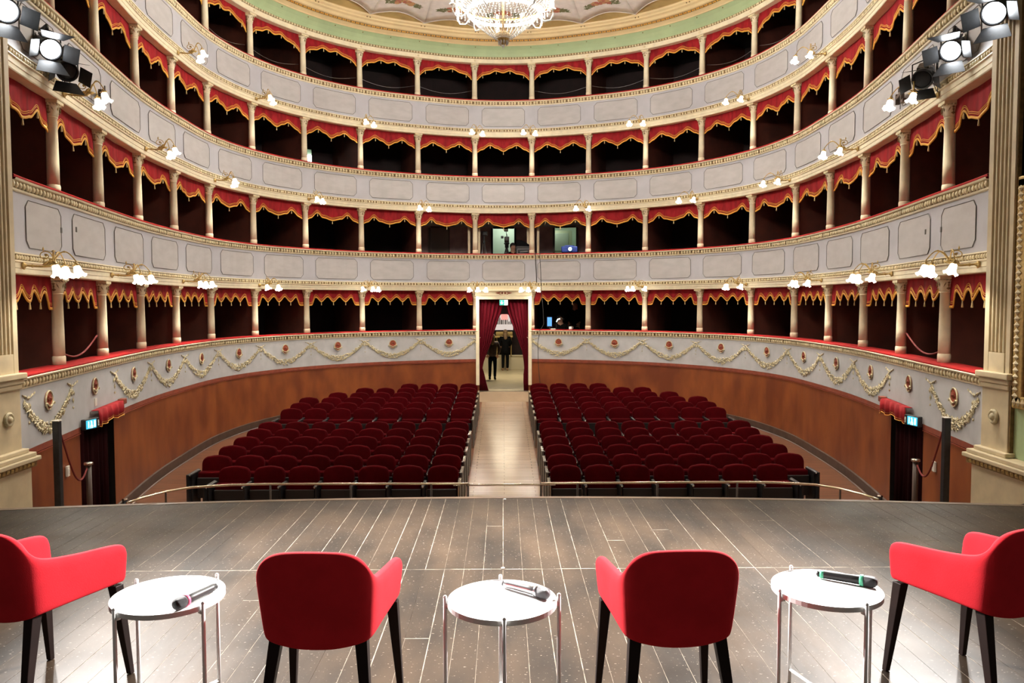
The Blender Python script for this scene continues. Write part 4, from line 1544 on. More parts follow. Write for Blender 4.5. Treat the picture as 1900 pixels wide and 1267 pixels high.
# ------------------------------------------------------------------ people
def skin_mesh(name, chains, m, parent, sub=2):
    """chains: list of lists of (pos, radius); first vertex of a chain may coincide with an existing one"""
    bm = bmesh.new()
    lay = bm.verts.layers.skin.verify()
    seen = {}
    def vert(p, r):
        key = tuple(round(c, 4) for c in p)
        if key not in seen:
            v = bm.verts.new(p)
            v[lay].radius = (r, r)
            seen[key] = v
            if len(seen) == 1:
                v[lay].use_root = True
        return seen[key]
    for ch in chains:
        pv = None
        for p, r in ch:
            v = vert(p, r)
            if pv is not None and pv is not v and bm.edges.get((pv, v)) is None:
                bm.edges.new((pv, v))
            pv = v
    me = bpy.data.meshes.new(name)
    bm.to_mesh(me)
    bm.free()
    me.materials.append(m)
    o = bpy.data.objects.new(name, me)
    C.objects.link(o)
    o.parent = parent
    md = o.modifiers.new('skin', 'SKIN')
    md.use_smooth_shade = True
    s = o.modifiers.new('sub', 'SUBSURF')
    s.levels = sub
    s.render_levels = sub
    return o

def hand_chains(wr, dirv, side):
    """palm and five fingers hanging from wrist wr along dirv"""
    wr = Vector(wr)
    d = Vector(dirv).normalized()
    x = Vector((0, 1, 0)).cross(d)
    if x.length < 0.1:
        x = Vector((1, 0, 0))
    x.normalize()
    out = []
    palm = wr + d * 0.06
    out.append([(wr, 0.024), (palm, 0.032)])
    for i, (o_, L) in enumerate(((-0.03, 0.06), (-0.01, 0.075), (0.01, 0.07), (0.03, 0.055))):
        k = palm + x * o_ + d * 0.025
        out.append([(palm, 0.032), (k, 0.010), (k + d * L * 0.6, 0.009), (k + d * L + Vector((0, 0.015, 0)), 0.007)])
    th = wr + d * 0.03 + x * side * 0.035
    out.append([(palm, 0.032), (th, 0.011), (th + d * 0.035 + x * side * 0.02, 0.010), (th + d * 0.06 + x * side * 0.02, 0.008)])
    return out

def person(loc, rz, H, label, jacket, trousers, shoes, hair, coat_len=0.0, pose='stand', long_hair=False, lean=0.0, group=None, bulk=1.0):
    o = empty('person', loc, rz, label, 'person', group)
    k = H / 1.7
    def v(x, y, z):
        return (x * k, (y + lean * max(0, z - 0.9)) * k, z * k)
    if pose == 'sit':
        hip, knee, ank = v(0.09, 0, 0.50), v(0.11, 0.42, 0.50), v(0.11, 0.40, 0.08)
        dz = -0.42
    else:
        dz = 0.0
    def t(x, y, z):
        return v(x, y, z + dz)
    # arms
    if pose == 'sit':
        arms = {s: [t(s * 0.19, 0, 1.40), t(s * 0.25, 0.06, 1.12), t(s * 0.17, 0.30, 1.08)] for s in (-1, 1)}
    elif pose == 'pockets':
        arms = {s: [t(s * 0.19, 0, 1.40), t(s * 0.27, -0.03, 1.13), t(s * 0.20, 0.09, 0.93)] for s in (-1, 1)}
    else:
        arms = {s: [t(s * 0.19, 0, 1.40), t(s * 0.24, 0.02, 1.12), t(s * 0.17, 0.17, 1.03)] for s in (-1, 1)}
    if pose == 'sit':
        legs = {s: [v(s * 0.09, 0, 0.50), v(s * 0.11, 0.42, 0.52), v(s * 0.11, 0.40, 0.10), v(s * 0.12, 0.52, 0.04)] for s in (-1, 1)}
    else:
        legs = {s: [v(s * 0.09, 0, 0.90), v(s * 0.095, 0.02, 0.50), v(s * 0.095 - 0.01, -0.01, 0.09), v(s * 0.11, 0.13, 0.035)] for s in (-1, 1)}
    pel, wai, che, nck, hd0 = t(0, 0, 0.93), t(0, 0, 1.10), t(0, 0, 1.30), t(0, 0.0, 1.47), t(0, 0.015, 1.54)
    # body: torso, neck, head, arms with hands, legs as one skin
    ch = [[(pel, .13 * k), (wai, .12 * k), (che, .14 * k), (nck, .058 * k), (hd0, .088 * k), (t(0, 0.02, 1.60), .112 * k), (t(0, 0.01, 1.67), .092 * k)],
          [(t(0, 0.02, 1.60), .112 * k), (t(0, 0.125, 1.575), .016 * k)]]
    for s in (-1, 1):
        a = arms[s]
        ch.append([(che, .14 * k), (a[0], .055 * k), (a[1], .042 * k), (a[2], .028 * k)])
        d = Vector(a[2]) - Vector(a[1])
        for c in hand_chains(a[2], d, -s):
            ch.append([(p, r * k) for p, r in c])
        l_ = legs[s]
        ch.append([(pel, .13 * k), (l_[0], .085 * k), (l_[1], .058 * k), (l_[2], .038 * k), (l_[3], .03 * k)])
    skin_mesh('body', ch, SKIN, o, 1)
    kb = k * bulk
    jc = [[(t(0, 0, 0.90 - coat_len), (.20 if coat_len > 0.1 else .145) * k * min(bulk, 1.1)), (t(0, 0, 0.98), .155 * kb), (wai, .145 * kb), (che, .155 * kb), (t(0, 0, 1.44), .075 * k)]]
    for s in (-1, 1):
        a = arms[s]
        jc.append([(che, .155 * kb), (a[0], .068 * k), (a[1], .058 * k), (tuple(Vector(a[1]).lerp(Vector(a[2]), .9)), .05 * k)])
    skin_mesh('jacket', jc, jacket, o, 1)
    tr = [[(t(0, 0, 0.94), .13 * k), (v(0, 0, 0.86) if pose != 'sit' else v(0, 0.03, 0.50), .12 * k)]]
    tp = tr[0][1]
    for s in (-1, 1):
        l_ = legs[s]
        tr.append([tp, (l_[0] if pose == 'sit' else tuple(Vector(l_[0]) - Vector((0, 0, 0.1 * k))), .092 * k), (l_[1], .068 * k), (l_[2], .055 * k)])
    skin_mesh('trousers', tr, trousers, o, 1)
    for s in (-1, 1):
        l_ = legs[s]
        skin_mesh('shoe', [[(tuple(Vector(l_[2]) + Vector((0, 0, 0.04 * k))), .048 * k), (tuple(Vector(l_[2]) - Vector((0, 0.02 * k, 0.035 * k))), .05 * k), (l_[3], .04 * k)]], shoes, o, 1)
    hb = MB()
    hb.ball(t(0, -0.022, 1.635), 0.1 * k, 14, 9, (0.98, 1.06, 1.12))
    if long_hair:
        hb.ball(t(0, -0.065, 1.52), 0.1 * k, 14, 9, (0.95, 0.62, 1.35))
        hb.ball(t(0, -0.085, 1.41), 0.08 * k, 12, 8, (0.95, 0.6, 1.3))
    hb.obj('hair', hair, o, True)
    return o, t, k
person((-0.40, 27.6, -1.03), 0.0, 1.60, 'person in a brown quilted jacket and dark trousers seen from behind, nearer in the doorway', CLOTHBR, CLOTHDB, CLOTHBK, HAIRB, 0.04, 'pockets', True, 0.03, None, 1.12)
person((0.06, 31.3, -1.03), 0.1, 1.62, 'person in a black coat and tan ankle boots seen from behind, farther beyond the doorway', CLOTHBK, CLOTHBK, BOOT, HAIRB, 0.26, 'stand', True, 0.0, None, 1.1)
pt, tt_, kk = person((1.80, 24.85, 0.0), PI, 1.72, 'person in dark clothes with light glasses and headset at the control desk, lowest tier', CLOTHBK, CLOTHBK, CLOTHBK, HAIRD, 0.0, 'sit')
# glasses and headset are parts of what the person wears
mb = MB()
for s in (-1, 1):
    pts = [Vector(tt_(s * 0.036, 0.105, 1.605)) + Vector((0.024 * math.cos(a) * kk, 0, 0.018 * math.sin(a) * kk)) for a in [2 * PI * i / 12 for i in range(13)]]
    mb.tube(pts, 0.004, 5)
    mb.octa(tt_(s * 0.036, 0.108, 1.605), (0.022, 0.004, 0.015))
mb.obj('glasses', PAPER, pt)
mb = MB().tube([tt_(0.10, 0.01, 1.59), tt_(0.09, 0.0, 1.68), tt_(0, -0.01, 1.73), tt_(-0.09, 0.0, 1.68), tt_(-0.10, 0.01, 1.59)], 0.008, 6)
mb.lathe([(0.03, -0.01), (0.03, 0.01)], 12, tt_(-0.105, 0.01, 1.585), Matrix.Rotation(PI / 2, 3, 'Y'))
mb.obj('headset', SILVERP, pt)
person((2.32, 25.35, 0.0), PI - 0.3, 1.74, 'dim figure standing at the right of the control desk, lowest tier', CLOTHBK, CLOTHBK, CLOTHBK, HAIRD, 0.0, 'stand')
person((0.30, 25.15, 2.30), PI + 0.2, 1.70, 'person in black seated behind the video camera, centre box second tier', CLOTHBK, CLOTHBK, CLOTHBK, HAIRD, 0.0, 'sit')

# ------------------------------------------------------------------ equipment in the boxes
# control desk
def solid_box(name, c, d, m, label, cat, b=0.008, rz=0):
    o = MB().bbox(c, d, b, rz).obj(name, m)
    return tag(o, label, cat)
dk = empty('control_desk', (1.75, 24.02, 0.0), -0.25, 'dark control desk behind the velvet rail, lowest tier right of the door', 'desk')
MB().bbox((0, 0.15, 0.72), (1.2, 0.45, 0.04), 0.006).obj('top', BLACKM, dk)
for sx in (-0.6, 0.6):
    MB().bbox((sx * 0.93, 0.15, 0.35), (0.04, 0.4, 0.70), 0.005).obj('leg', BLACKM, dk)
sc_ = empty('monitor', (1.42, 24.22, 0.745), PI - 0.1, 'small monitor with a blue lit screen on the control desk', 'monitor')
MB().bbox((0, 0, 0.36), (0.17, 0.025, 0.32), 0.006).obj('case', BLACKM, sc_)
MB().box((0, 0.016, 0.37), (0.135, 0.004, 0.27)).obj('screen', SCREENB, sc_)
MB().bbox((0, -0.01, 0.10), (0.03, 0.03, 0.22), 0.004).bbox((0, 0, 0.008), (0.16, 0.12, 0.016), 0.004).obj('stand', BLACKM, sc_)
dl = empty('desk_lamp', (1.64, 24.15, 0.742), 0, 'tiny desk lamp with a lit white head on the control desk', 'lamp')
MB().lathe([(0.05, 0), (0.05, 0.012), (0.01, 0.02)], 12).obj('base', BLACKM, dl, True)
MB().tube([(0, 0, 0.01), (-0.02, 0, 0.2), (-0.02, 0, 0.36), (0.03, 0, 0.45)], 0.006, 6).obj('neck', BLACKM, dl, True)
MB().tube([(-0.01, 0, 0.37), (0.03, -0.02, 0.45), (0.10, -0.02, 0.46)], 0.02, 8).obj('head', EXITW, dl, True)
solid_box('paper_stack', (1.50, 23.70, 0.905), (0.14, 0.10, 0.03), PAPER, 'white slip of paper lying on the velvet rail of the control box', 'paper', 0.004, -0.3)
cp = empty('mug', (2.02, 23.65, 0.89), 0, 'white mug on the velvet rail of the control box', 'mug')
MB().lathe([(0.045, 0), (0.05, 0.01), (0.05, 0.09), (0.044, 0.09), (0.044, 0.015)], 14).obj('cup', PAPER, cp, True)
MB().tube([(0.05, 0, 0.075), (0.08, 0, 0.07), (0.08, 0, 0.03), (0.05, 0, 0.02)], 0.007, 6).obj('handle', PAPER, cp, True)

# video camera on tripod
vc = empty('video_camera', (0.10, 24.55, 2.30), PI, 'black video camera on a tripod in the centre box, second tier', 'camera')
mb = MB()
for a in (0.4, 2.5, 4.6):
    MB().tube([(0, 0, 1.15), (0.35 * math.cos(a), 0.35 * math.sin(a), 0.0)], [0.025, 0.016], 8).obj('tripod_leg', BLACKM, vc, True)
MB().lathe([(0.06, 1.12), (0.06, 1.22), (0.09, 1.24), (0.09, 1.27)], 14).obj('tripod_head', BLACKM, vc, True)
MB().bbox((0, 0, 1.37), (0.15, 0.36, 0.17), 0.02).obj('camera_body', BLACKP, vc)
MB().lathe([(0.045, 0), (0.045, 0.10), (0.06, 0.11), (0.065, 0.18), (0.05, 0.18)], 16, (0, 0.17, 1.37), Matrix.Rotation(-PI / 2, 3, 'X')).obj('camera_lens', BLACKP, vc, True)
MB().tube([(0, -0.12, 1.45), (0, -0.12, 1.52), (0, 0.12, 1.52), (0, 0.12, 1.45)], 0.014, 8).obj('top_handle', BLACKP, vc, True)
MB().bbox((0.02, 0.06, 1.66), (0.12, 0.07, 0.09), 0.01).tube([(0.01, 0.04, 1.52), (0.02, 0.06, 1.62)], 0.01, 6).obj('top_light', BLACKP, vc)
MB().box((0.02, 0.098, 1.67), (0.08, 0.004, 0.03)).box((0.02, 0.098, 1.635), (0.08, 0.004, 0.012)).obj('top_light_face', PAPER, vc)
MB().bbox((0.14, -0.05, 1.45), (0.08, 0.14, 0.07), 0.01).obj('viewfinder', BLACKP, vc)
# flight case and stand in the same box
fc = empty('flight_case', (0.63, 24.48, 2.30), 0.0, 'black equipment case with silver trim beside the video camera', 'case')
MB().bbox((0, 0, 0.98), (0.50, 0.4, 0.34), 0.015).obj('case_body', BLACKP, fc)
MB().prism([(-0.25, 1.15), (0.25, 1.15), (-0.08, 1.34), (-0.22, 1.34)], lambda p: Vector((p[0], -0.2, p[1])), lambda p: Vector((p[0], 0.2, p[1]))).obj('soft_cover', CLOTHBK, fc)
MB().tube([(-0.2, -0.205, 0.92), (0.2, -0.205, 0.92), (0.2, -0.205, 1.06), (-0.2, -0.205, 1.06), (-0.2, -0.205, 0.92)], 0.008, 5).tube([(-0.12, -0.21, 0.97), (0.12, -0.21, 0.99)], 0.014, 6).obj('silver_trim', SILVERP, fc)
for sx in (-0.2, 0.2):
    for sy in (-0.15, 0.15):
        MB().tube([(sx, sy, 0), (sx, sy, 0.82)], 0.015, 6).obj('leg', BLACKM, fc, True)
tr = empty('light_tripod', (-0.62, 24.75, 2.30), 0, 'pale-legged tripod with a dark head at the left of the centre box, second tier', 'tripod')
for a in (0.2, 2.3, 3.6, 5.2):
    MB().tube([(0.03 * math.cos(a), 0.03 * math.sin(a), 1.28), (0.22 * math.cos(a), 0.22 * math.sin(a), 0.0)], 0.010, 6).obj('leg', SILVERP, tr, True)
MB().lathe([(0.03, 1.26), (0.04, 1.30), (0.02, 1.36), (0.02, 1.5)], 10).obj('head', BLACKM, tr, True)
MB().bbox((0.02, 0, 1.58), (0.18, 0.2, 0.13), 0.02).obj('dark_lamp', BLACKP, tr)
# projector
pj = empty('projector', (2.02, 24.05, 3.19), PI - 0.1, 'blue projector with a glowing blue-white lens on the velvet rail, second tier', 'projector')
MB().bbox((0, -0.12, 0.145), (0.50, 0.40, 0.19), 0.03).obj('case', PROJB, pj)
MB().bbox((0, -0.12, 0.25), (0.30, 0.3, 0.04), 0.012).obj('lid', PROJB, pj)
MB().lathe([(0.07, 0), (0.07, 0.05), (0.055, 0.05), (0.05, 0.02)], 20, (-0.02, 0.07, 0.15), Matrix.Rotation(-PI / 2, 3, 'X')).obj('lens_barrel', BLACKP, pj, True)
MB().lathe([(0.05, 0.03), (0.03, 0.045), (0.004, 0.05)], 20, (-0.02, 0.07, 0.15), Matrix.Rotation(-PI / 2, 3, 'X')).obj('lens', PROJL, pj, True)
for sx in (-0.2, 0.2):
    MB().lathe([(0.02, 0.0), (0.02, 0.055)], 10, (sx, -0.2, 0)).lathe([(0.02, 0.0), (0.02, 0.055)], 10, (sx, 0.0, 0)).obj('foot', BLACKP, pj)
# cables hanging down from the projector box
for (x, r, zb, m, lab) in ((0.955, 0.013, 2.35, CABLE, 'thick black cable hanging from the second tier rail to the lamp'), (1.09, 0.008, -0.1, CABLE, 'thin black cable hanging past the control box down the frieze')):
    pts = [Vector((x, 23.72, 3.22)), Vector((x, 23.62, 3.20)), Vector((x + 0.005, 23.60, 3.0)), Vector((x + 0.03, 23.66, 2.6)), Vector((x + 0.04, 23.66, 2.3))]
    if zb < 0:
        pts += [Vector((x + 0.05, 23.62, 2.0)), Vector((x + 0.10, 23.60, 1.5)), Vector((x + 0.12, 23.6, 1.05)), Vector((x + 0.0, 23.57, 0.87)), Vector((x - 0.06, 23.58, 0.5)), Vector((x - 0.05, 23.62, -0.1)), Vector((x - 0.02, 23.62, -0.5)), Vector((x + 0.06, 23.62, -1.2))]
    o = MB().tube(pts, r, 6).obj('cable', m, None, True)
    tag(o, lab, 'cable')

# ------------------------------------------------------------------ chandelier
ch = empty('chandelier', (0.0, 15.0, 6.55), 0, 'large crystal basket chandelier hanging from the painted ceiling', 'chandelier')
def strand_set(name, r0, z0, r1, z1, n, beads, size, bulge=0.0, sag=0.0):
    mb = MB()
    for i in range(n):
        a = 2 * PI * i / n
        for j in range(beads):
            f = (j + 0.5) / beads
            r = r0 + (r1 - r0) * f + bulge * math.sin(PI * f)
            z = z0 + (z1 - z0) * f - sag * math.sin(PI * f)
            mb.octa((r * math.cos(a), r * math.sin(a), z), (size, size, size * 1.35), Matrix.Rotation(a, 3, 'Z'))
    o = mb.obj(name, CRYSTAL, ch)
    o['kind'] = 'stuff'
    return o
strand_set('bowl_strands', 0.12, 0.12, 0.67, 0.57, 48, 26, 0.0105, bulge=0.035)
strand_set('upper_bowl_strands', 0.66, 0.66, 0.86, 0.78, 60, 8, 0.012)
strand_set('basket_strands', 0.66, 0.68, 0.22, 1.75, 44, 30, 0.0105, bulge=-0.12)
strand_set('crown_strands', 0.22, 1.75, 0.42, 2.05, 30, 10, 0.012)
strand_set('rim_drops', 0.88, 0.80, 0.88, 0.62, 44, 4, 0.016)
MB().lathe([(0.665, 0.575), (0.685, 0.58), (0.69, 0.605), (0.685, 0.63), (0.665, 0.635), (0.655, 0.605)], 48, cap=False).obj('lit_rim_band', CHBULB, ch, True)
MB().lathe([(0.86, 0.77), (0.885, 0.775), (0.885, 0.80), (0.86, 0.805)], 48, cap=False).obj('outer_ring', GOLD, ch, True)
cup = MB().lathe([(0.02, 0.02), (0.05, 0.05), (0.10, 0.10), (0.125, 0.16), (0.13, 0.22), (0.11, 0.24), (0.10, 0.22)], 20)
cup.obj('finial_cup', GOLD, ch, True)
mb = MB()
for i in range(9):
    a = 2 * PI * i / 9
    mb.octa((0.085 * math.cos(a), 0.085 * math.sin(a), 0.06), (0.020, 0.020, 0.055))
mb.octa((0, 0, 0.0), (0.03, 0.03, 0.06))
mb.obj('finial_drops', CRYSTAL, ch)
mb = MB().tube([(0, 0, 0.2), (0, 0, 3.4)], 0.02, 8)
mb.obj('stem', GOLD, ch, True)
MB().lathe([(0.22, 1.74), (0.25, 1.76), (0.25, 1.80), (0.22, 1.82)], 30, cap=False).obj('crown_ring', GOLD, ch, True)
for i in range(12):
    a = 2 * PI * i / 12 + 0.13
    ca, sa = math.cos(a), math.sin(a)
    pts = [(0.66 * ca, 0.66 * sa, 0.62), (0.78 * ca, 0.78 * sa, 0.50), (0.90 * ca, 0.90 * sa, 0.52), (0.95 * ca, 0.95 * sa, 0.62), (0.95 * ca, 0.95 * sa, 0.72)]
    b = MB().tube(pts, 0.014, 6).obj('candle_arm', CRYSTAL, ch, True)
    MB().lathe([(0.05, 0.72), (0.055, 0.735), (0.02, 0.74), (0.018, 0.84), (0.016, 0.85)], 10, (0.95 * ca, 0.95 * sa, 0)).obj('candle', WHITES, b, True)
    MB().ball((0.95 * ca, 0.95 * sa, 0.89), 0.022, 8, 5, (1, 1, 1.7)).obj('candle_bulb', CHBULB, b, True)
    m3 = MB()
    for q in range(4):
        m3.octa((0.95 * ca, 0.95 * sa, 0.69 - 0.035 * q), (0.012, 0.012, 0.016))
    m3.obj('pendant', CRYSTAL, b)
for i in range(6):
    a = 2 * PI * (2 * i) / 12 + 0.13
    l = bpy.data.lights.new('chandelier_light', 'POINT')
    l.energy = CHANDELIER_W / 6
    l.shadow_soft_size = 0.06
    l.color = (1.0, 0.93, 0.83)
    lo = bpy.data.objects.new('chandelier_light', l)
    C.objects.link(lo)
    lo.parent = ch
    lo.location = (1.04 * math.cos(a), 1.04 * math.sin(a), 0.90)
# ------------------------------------------------------------------ house spotlights
def rot_to(dirv, up=(0, 0, 1)):
    """matrix whose local +Y is dirv"""
    y = Vector(dirv).normalized()
    x = y.cross(Vector(up)).normalized()
    z = x.cross(y)
    return Matrix((x, y, z)).transposed()
def spotlight(p, target, lit, label, mount, s=1.0, door_open=0.55, power=1.0):
    p = Vector(p)
    R = rot_to(Vector(target) - p)
    o = empty('stage_spotlight', p, 0, label, 'spotlight', 'front-of-house spotlights')
    def prt(name, mb, m, smooth=False, par=None):
        mb.v = [tuple(R @ (Vector(q) * s)) for q in mb.v]
        return mb.obj(name, m, par or o, smooth)
    RX = Matrix.Rotation(-PI / 2, 3, 'X')
    prt('housing', MB().lathe([(0.05, -0.34), (0.105, -0.32), (0.115, -0.20), (0.115, -0.10), (0.13, -0.09), (0.135, 0.0), (0.12, 0.0), (0.112, -0.03)], 22, (0, 0, 0), RX), BLACKM, True)
    prt('cooling_fin', MB().bbox((0, -0.2, 0.115), (0.15, 0.2, 0.03), 0.006), BLACKM)
    prt('lens', MB().lathe([(0.112, -0.028), (0.10, -0.012), (0.06, 0.0), (0.006, 0.006)], 22, (0, 0, 0), RX), LENS if lit else GRILLE, True)
    # barn doors: four flaps hinged at the mouth
    for k in range(4):
        a = k * PI / 2
        L = 0.20
        w0, w1 = (0.12, 0.19) if k % 2 == 0 else (0.10, 0.10)
        od = door_open + (0.0 if k % 2 == 0 else 0.2)
        pts = [(-w0, 0.135, 0.005), (w0, 0.135, 0.005), (w1, 0.135 + L * math.sin(od), L * math.cos(od)), (-w1, 0.135 + L * math.sin(od), L * math.cos(od))]
        A = Matrix.Rotation(a, 3, 'Y')
        vs = []
        for (x, rr, f) in pts:
            vs.append(A @ Vector((x, f, rr)))
        mb = MB()
        off = A @ Vector((0, -0.003, 0.003))
        mb.add([v for v in vs] + [v + off for v in vs], [(0, 1, 2, 3), (7, 6, 5, 4), (0, 4, 5, 1), (1, 5, 6, 2), (2, 6, 7, 3), (3, 7, 4, 0)])
        prt('barn_door', mb, BLACKM)
    # yoke in world-up plane
    up = Vector((0, 0, 1))
    side = (R @ Vector((1, 0, 0)))
    ys = [R @ Vector((-0.15 * s, -0.14 * s, 0)), R @ Vector((-0.15 * s, -0.14 * s, 0)) + up * 0.17, R @ Vector((0, -0.14 * s, 0)) + up * 0.21, R @ Vector((0.15 * s, -0.14 * s, 0)) + up * 0.17, R @ Vector((0.15 * s, -0.14 * s, 0))]
    MB().tube(ys, 0.010, 6).obj('yoke', BLACKM, o)
    m_ = Vector(mount) - p
    tp = ys[2]
    MB().tube([tp, tp + up * 0.05, Vector((m_.x, m_.y, tp.z + 0.05))], 0.022, 8).obj('bracket_arm', BLACKM, o, True)
    MB().bbox(Vector((m_.x, m_.y, tp.z + 0.05)), (0.07, 0.07, 0.12), 0.008).obj('bracket_clamp', BLACKM, o)
    cbl = [R @ Vector((0, -0.33 * s, 0)), R @ Vector((0, -0.42 * s, -0.05)) - up * 0.05, Vector((m_.x, m_.y, -0.15)), Vector((m_.x, m_.y, tp.z + 0.03))]
    MB().tube(cbl, 0.006, 5).obj('cable', CABLE, o, True)
    if lit:
        l = bpy.data.lights.new('spotlight_beam', 'SPOT')
        l.energy = SPOT_W * power
        l.spot_size = math.radians(40)
        l.spot_blend = 0.7
        l.shadow_soft_size = 0.10
        l.color = (1.0, 0.97, 0.93)
        lo = bpy.data.objects.new('spotlight_beam', l)
        C.objects.link(lo)
        lo.parent = o
        lo.location = R @ Vector((0, 0.03, 0))
        lo.rotation_euler = (R @ Matrix.Rotation(PI / 2, 3, 'X')).to_euler()
        # local -Z must look along +Y of R
        q = (Vector(target) - p).to_track_quat('-Z', 'Y')
        lo.rotation_euler = q.to_euler()
    return o
for sgn in (-1, 1):
    sd = 'left' if sgn < 0 else 'right'
    spotlight((sgn * 5.34, 8.63, 4.86), (sgn * -0.4, 3.6, 0.4), True, 'lit spotlight hanging highest on the %s, in front of the fluted pilaster' % sd, (sgn * 5.57, 8.8, 5.2))
    spotlight((sgn * 5.55, 9.82, 4.83), (sgn * -1.0, 3.8, 0.4), True, 'lit spotlight beside the second tier parapet on the %s' % sd, (sgn * 5.84, 10.1, 5.2))
    spotlight((sgn * 5.62, 10.30 if sgn < 0 else 10.6, 4.70), (sgn * 1.2, 5.5, 0.2), False, 'unlit spotlight with black barn doors spread, lowest on the %s' % sd, (sgn * 5.86, 10.65, 5.1), 1.0, 0.35)
    p = S(sgn * 8.60, 0.17, 4.86)
    bk = empty('lamp_bracket', p + Vector((-sgn * 0.03, 0, 0)), PI - sgn * 0.30, 'empty dark steel lamp bracket on the %s third tier parapet' % sd, 'bracket', 'empty lamp brackets')
    MB().bbox((sgn * 0.0, 0.02, 0), (0.06, 0.05, 0.16), 0.006).obj('clamp', PLINTH, bk)
    MB().bbox((0, 0.22, 0.02), (0.05, 0.40, 0.06), 0.006).obj('arm', PLINTH, bk)
    MB().bbox((0, 0.42, -0.06), (0.05, 0.05, 0.16), 0.006).bbox((0, 0.50, -0.13), (0.05, 0.16, 0.05), 0.006).obj('drop', PLINTH, bk)
    MB().tube([(0, 0.25, 0), (0, 0.26, -0.2)], 0.006, 5).obj('safety_wire', CABLE, bk)

# ------------------------------------------------------------------ stalls seats
SP = 0.55
ROWY = [11.96, 12.71, 13.46, 14.22, 14.97, 15.70, 17.32, 18.12, 18.92, 19.72, 20.52, 21.30]
ROWN = [7, 8, 8, 8, 8, 8, 8, 8, 8, 7, 6, 4]
def seat_meshes():
    # backrest: rounded slab with a crowned top, leaning back
    mb = MB()
    prof = []
    w, h0, h1 = 0.245, 0.36, 0.835
    pts = [(-0.215, h0), (0.215, h0), (0.238, h0 + 0.15), (w, h1 - 0.135)]
    n = 8
    for i in range(1, n + 1):
        a = i / n * PI / 2
        pts.append((w - 0.10 + 0.10 * math.cos(a), h1 - 0.135 + 0.115 * math.sin(a)))
    for i in range(1, 4):
        f = i / 4
        pts.append((0.145 - 0.29 * f, h1 - 0.02 + 0.02 * math.sin(PI * f)))
    for i in range(0, n + 1):
        a = PI / 2 + i / n * PI / 2
        pts.append((-w + 0.10 + 0.10 * math.cos(a), h1 - 0.135 + 0.115 * math.sin(a)))
    pts.append((-0.238, h0 + 0.15))
    c = Vector((0, 0, 0.62))
    rings = []
    for (sc_, y) in ((0.90, -0.045), (0.97, -0.038), (1.0, -0.015), (1.0, 0.03), (0.97, 0.045), (0.9, 0.05)):
        rings.append([((p[0]) * sc_, y + 0.30 + (p[1] - 0.4) * 0.20, c.z + (p[1] - c.z) * sc_) for p in pts])
    m = len(pts)
    vs = [q for r in rings for q in r]
    fs = []
    for i in range(len(rings) - 1):
        for j in range(m):
            fs.append((i * m + j, i * m + (j + 1) % m, (i + 1) * m + (j + 1) % m, (i + 1) * m + j))
    cf = len(vs)
    vs.append((0, 0.30 - 0.062 + 0.045, 0.64))
    cb = len(vs)
    vs.append((0, 0.30 + 0.055 + 0.045, 0.62))
    for j in range(m):
        fs.append((j, cf, (j + 1) % m))
        fs.append(((len(rings) - 1) * m + j, (len(rings) - 1) * m + (j + 1) % m, cb))
    mb.add(vs, fs)
    back = mb.mesh('backrest')
    cu = MB().bbox((0, 0.165, 0.43), (0.46, 0.15, 0.36), 0.03).mesh('seat_cushion')
    pan = MB().bbox((0, 0.078, 0.355), (0.46, 0.03, 0.34), 0.01).mesh('seat_pan')
    arm = MB().bbox((0, 0.09, 0.60), (0.05, 0.42, 0.035), 0.012).mesh('armrest')
    leg = MB().bbox((0, 0.12, 0.29), (0.03, 0.34, 0.58), 0.006).mesh('side_frame')
    stud = MB().ball((0, -0.125, 0.60), 0.014, 8, 5).mesh('arm_stud')
    endp = MB().bbox((0, 0.10, 0.31), (0.035, 0.50, 0.62), 0.008).mesh('end_panel')
    trim = MB().box((0, -0.155, 0.31), (0.018, 0.012, 0.62)).box((0, 0.10, 0.632), (0.045, 0.50, 0.012)).box((-0.045, -0.135, 0.632), (0.07, 0.025, 0.012)).mesh('chrome_trim')
    return back, cu, pan, arm, leg, stud, endp, trim
BK, CU, PAN, ARM, LEG, STUD, ENDP, TRIM = seat_meshes()
for r in range(12):
    for sgn in (-1, 1):
        for c in range(ROWN[r]):
            x = sgn * (0.70 + SP / 2 + SP * c)
            y = ROWY[r]
            if r == 5 and sgn > 0 and c >= 2:
                x += 0.05
            s_ = empty('theatre_seat', (x, y, FLOORZ(y)), 0,
                       'crimson velvet tip-up seat, %s from the aisle in the %s row, %s block' % (ORD[c + 1], ORD[r + 1], 'left' if sgn < 0 else 'right'),
                       'theatre seat', 'crimson stalls seats')
            link('backrest', BK, SEATV, s_, True)
            link('seat_cushion', CU, SEATV, s_, True)
            link('seat_pan', PAN, SEATBLK, s_)
            a = link('armrest', ARM, SEATBLK, s_)
            a.location = (sgn * SP / 2, 0, 0)
            d_ = link('arm_stud', STUD, CHROME, a)
            a = link('side_frame', LEG, SEATBLK, s_)
            a.location = (sgn * SP / 2, 0, 0)
            if c == 0:
                e = link('end_panel', ENDP, SEATBLK, s_)
                e.location = (-sgn * (SP / 2), 0, 0)
                t_ = link('chrome_trim', TRIM, CHROME, e)
                t_.scale = (1 if sgn < 0 else -1, 1, 1)
            if c == ROWN[r] - 1:
                e = link('end_panel', ENDP, SEATBLK, s_)
                e.location = (sgn * (SP / 2 + 0.03), 0, 0)

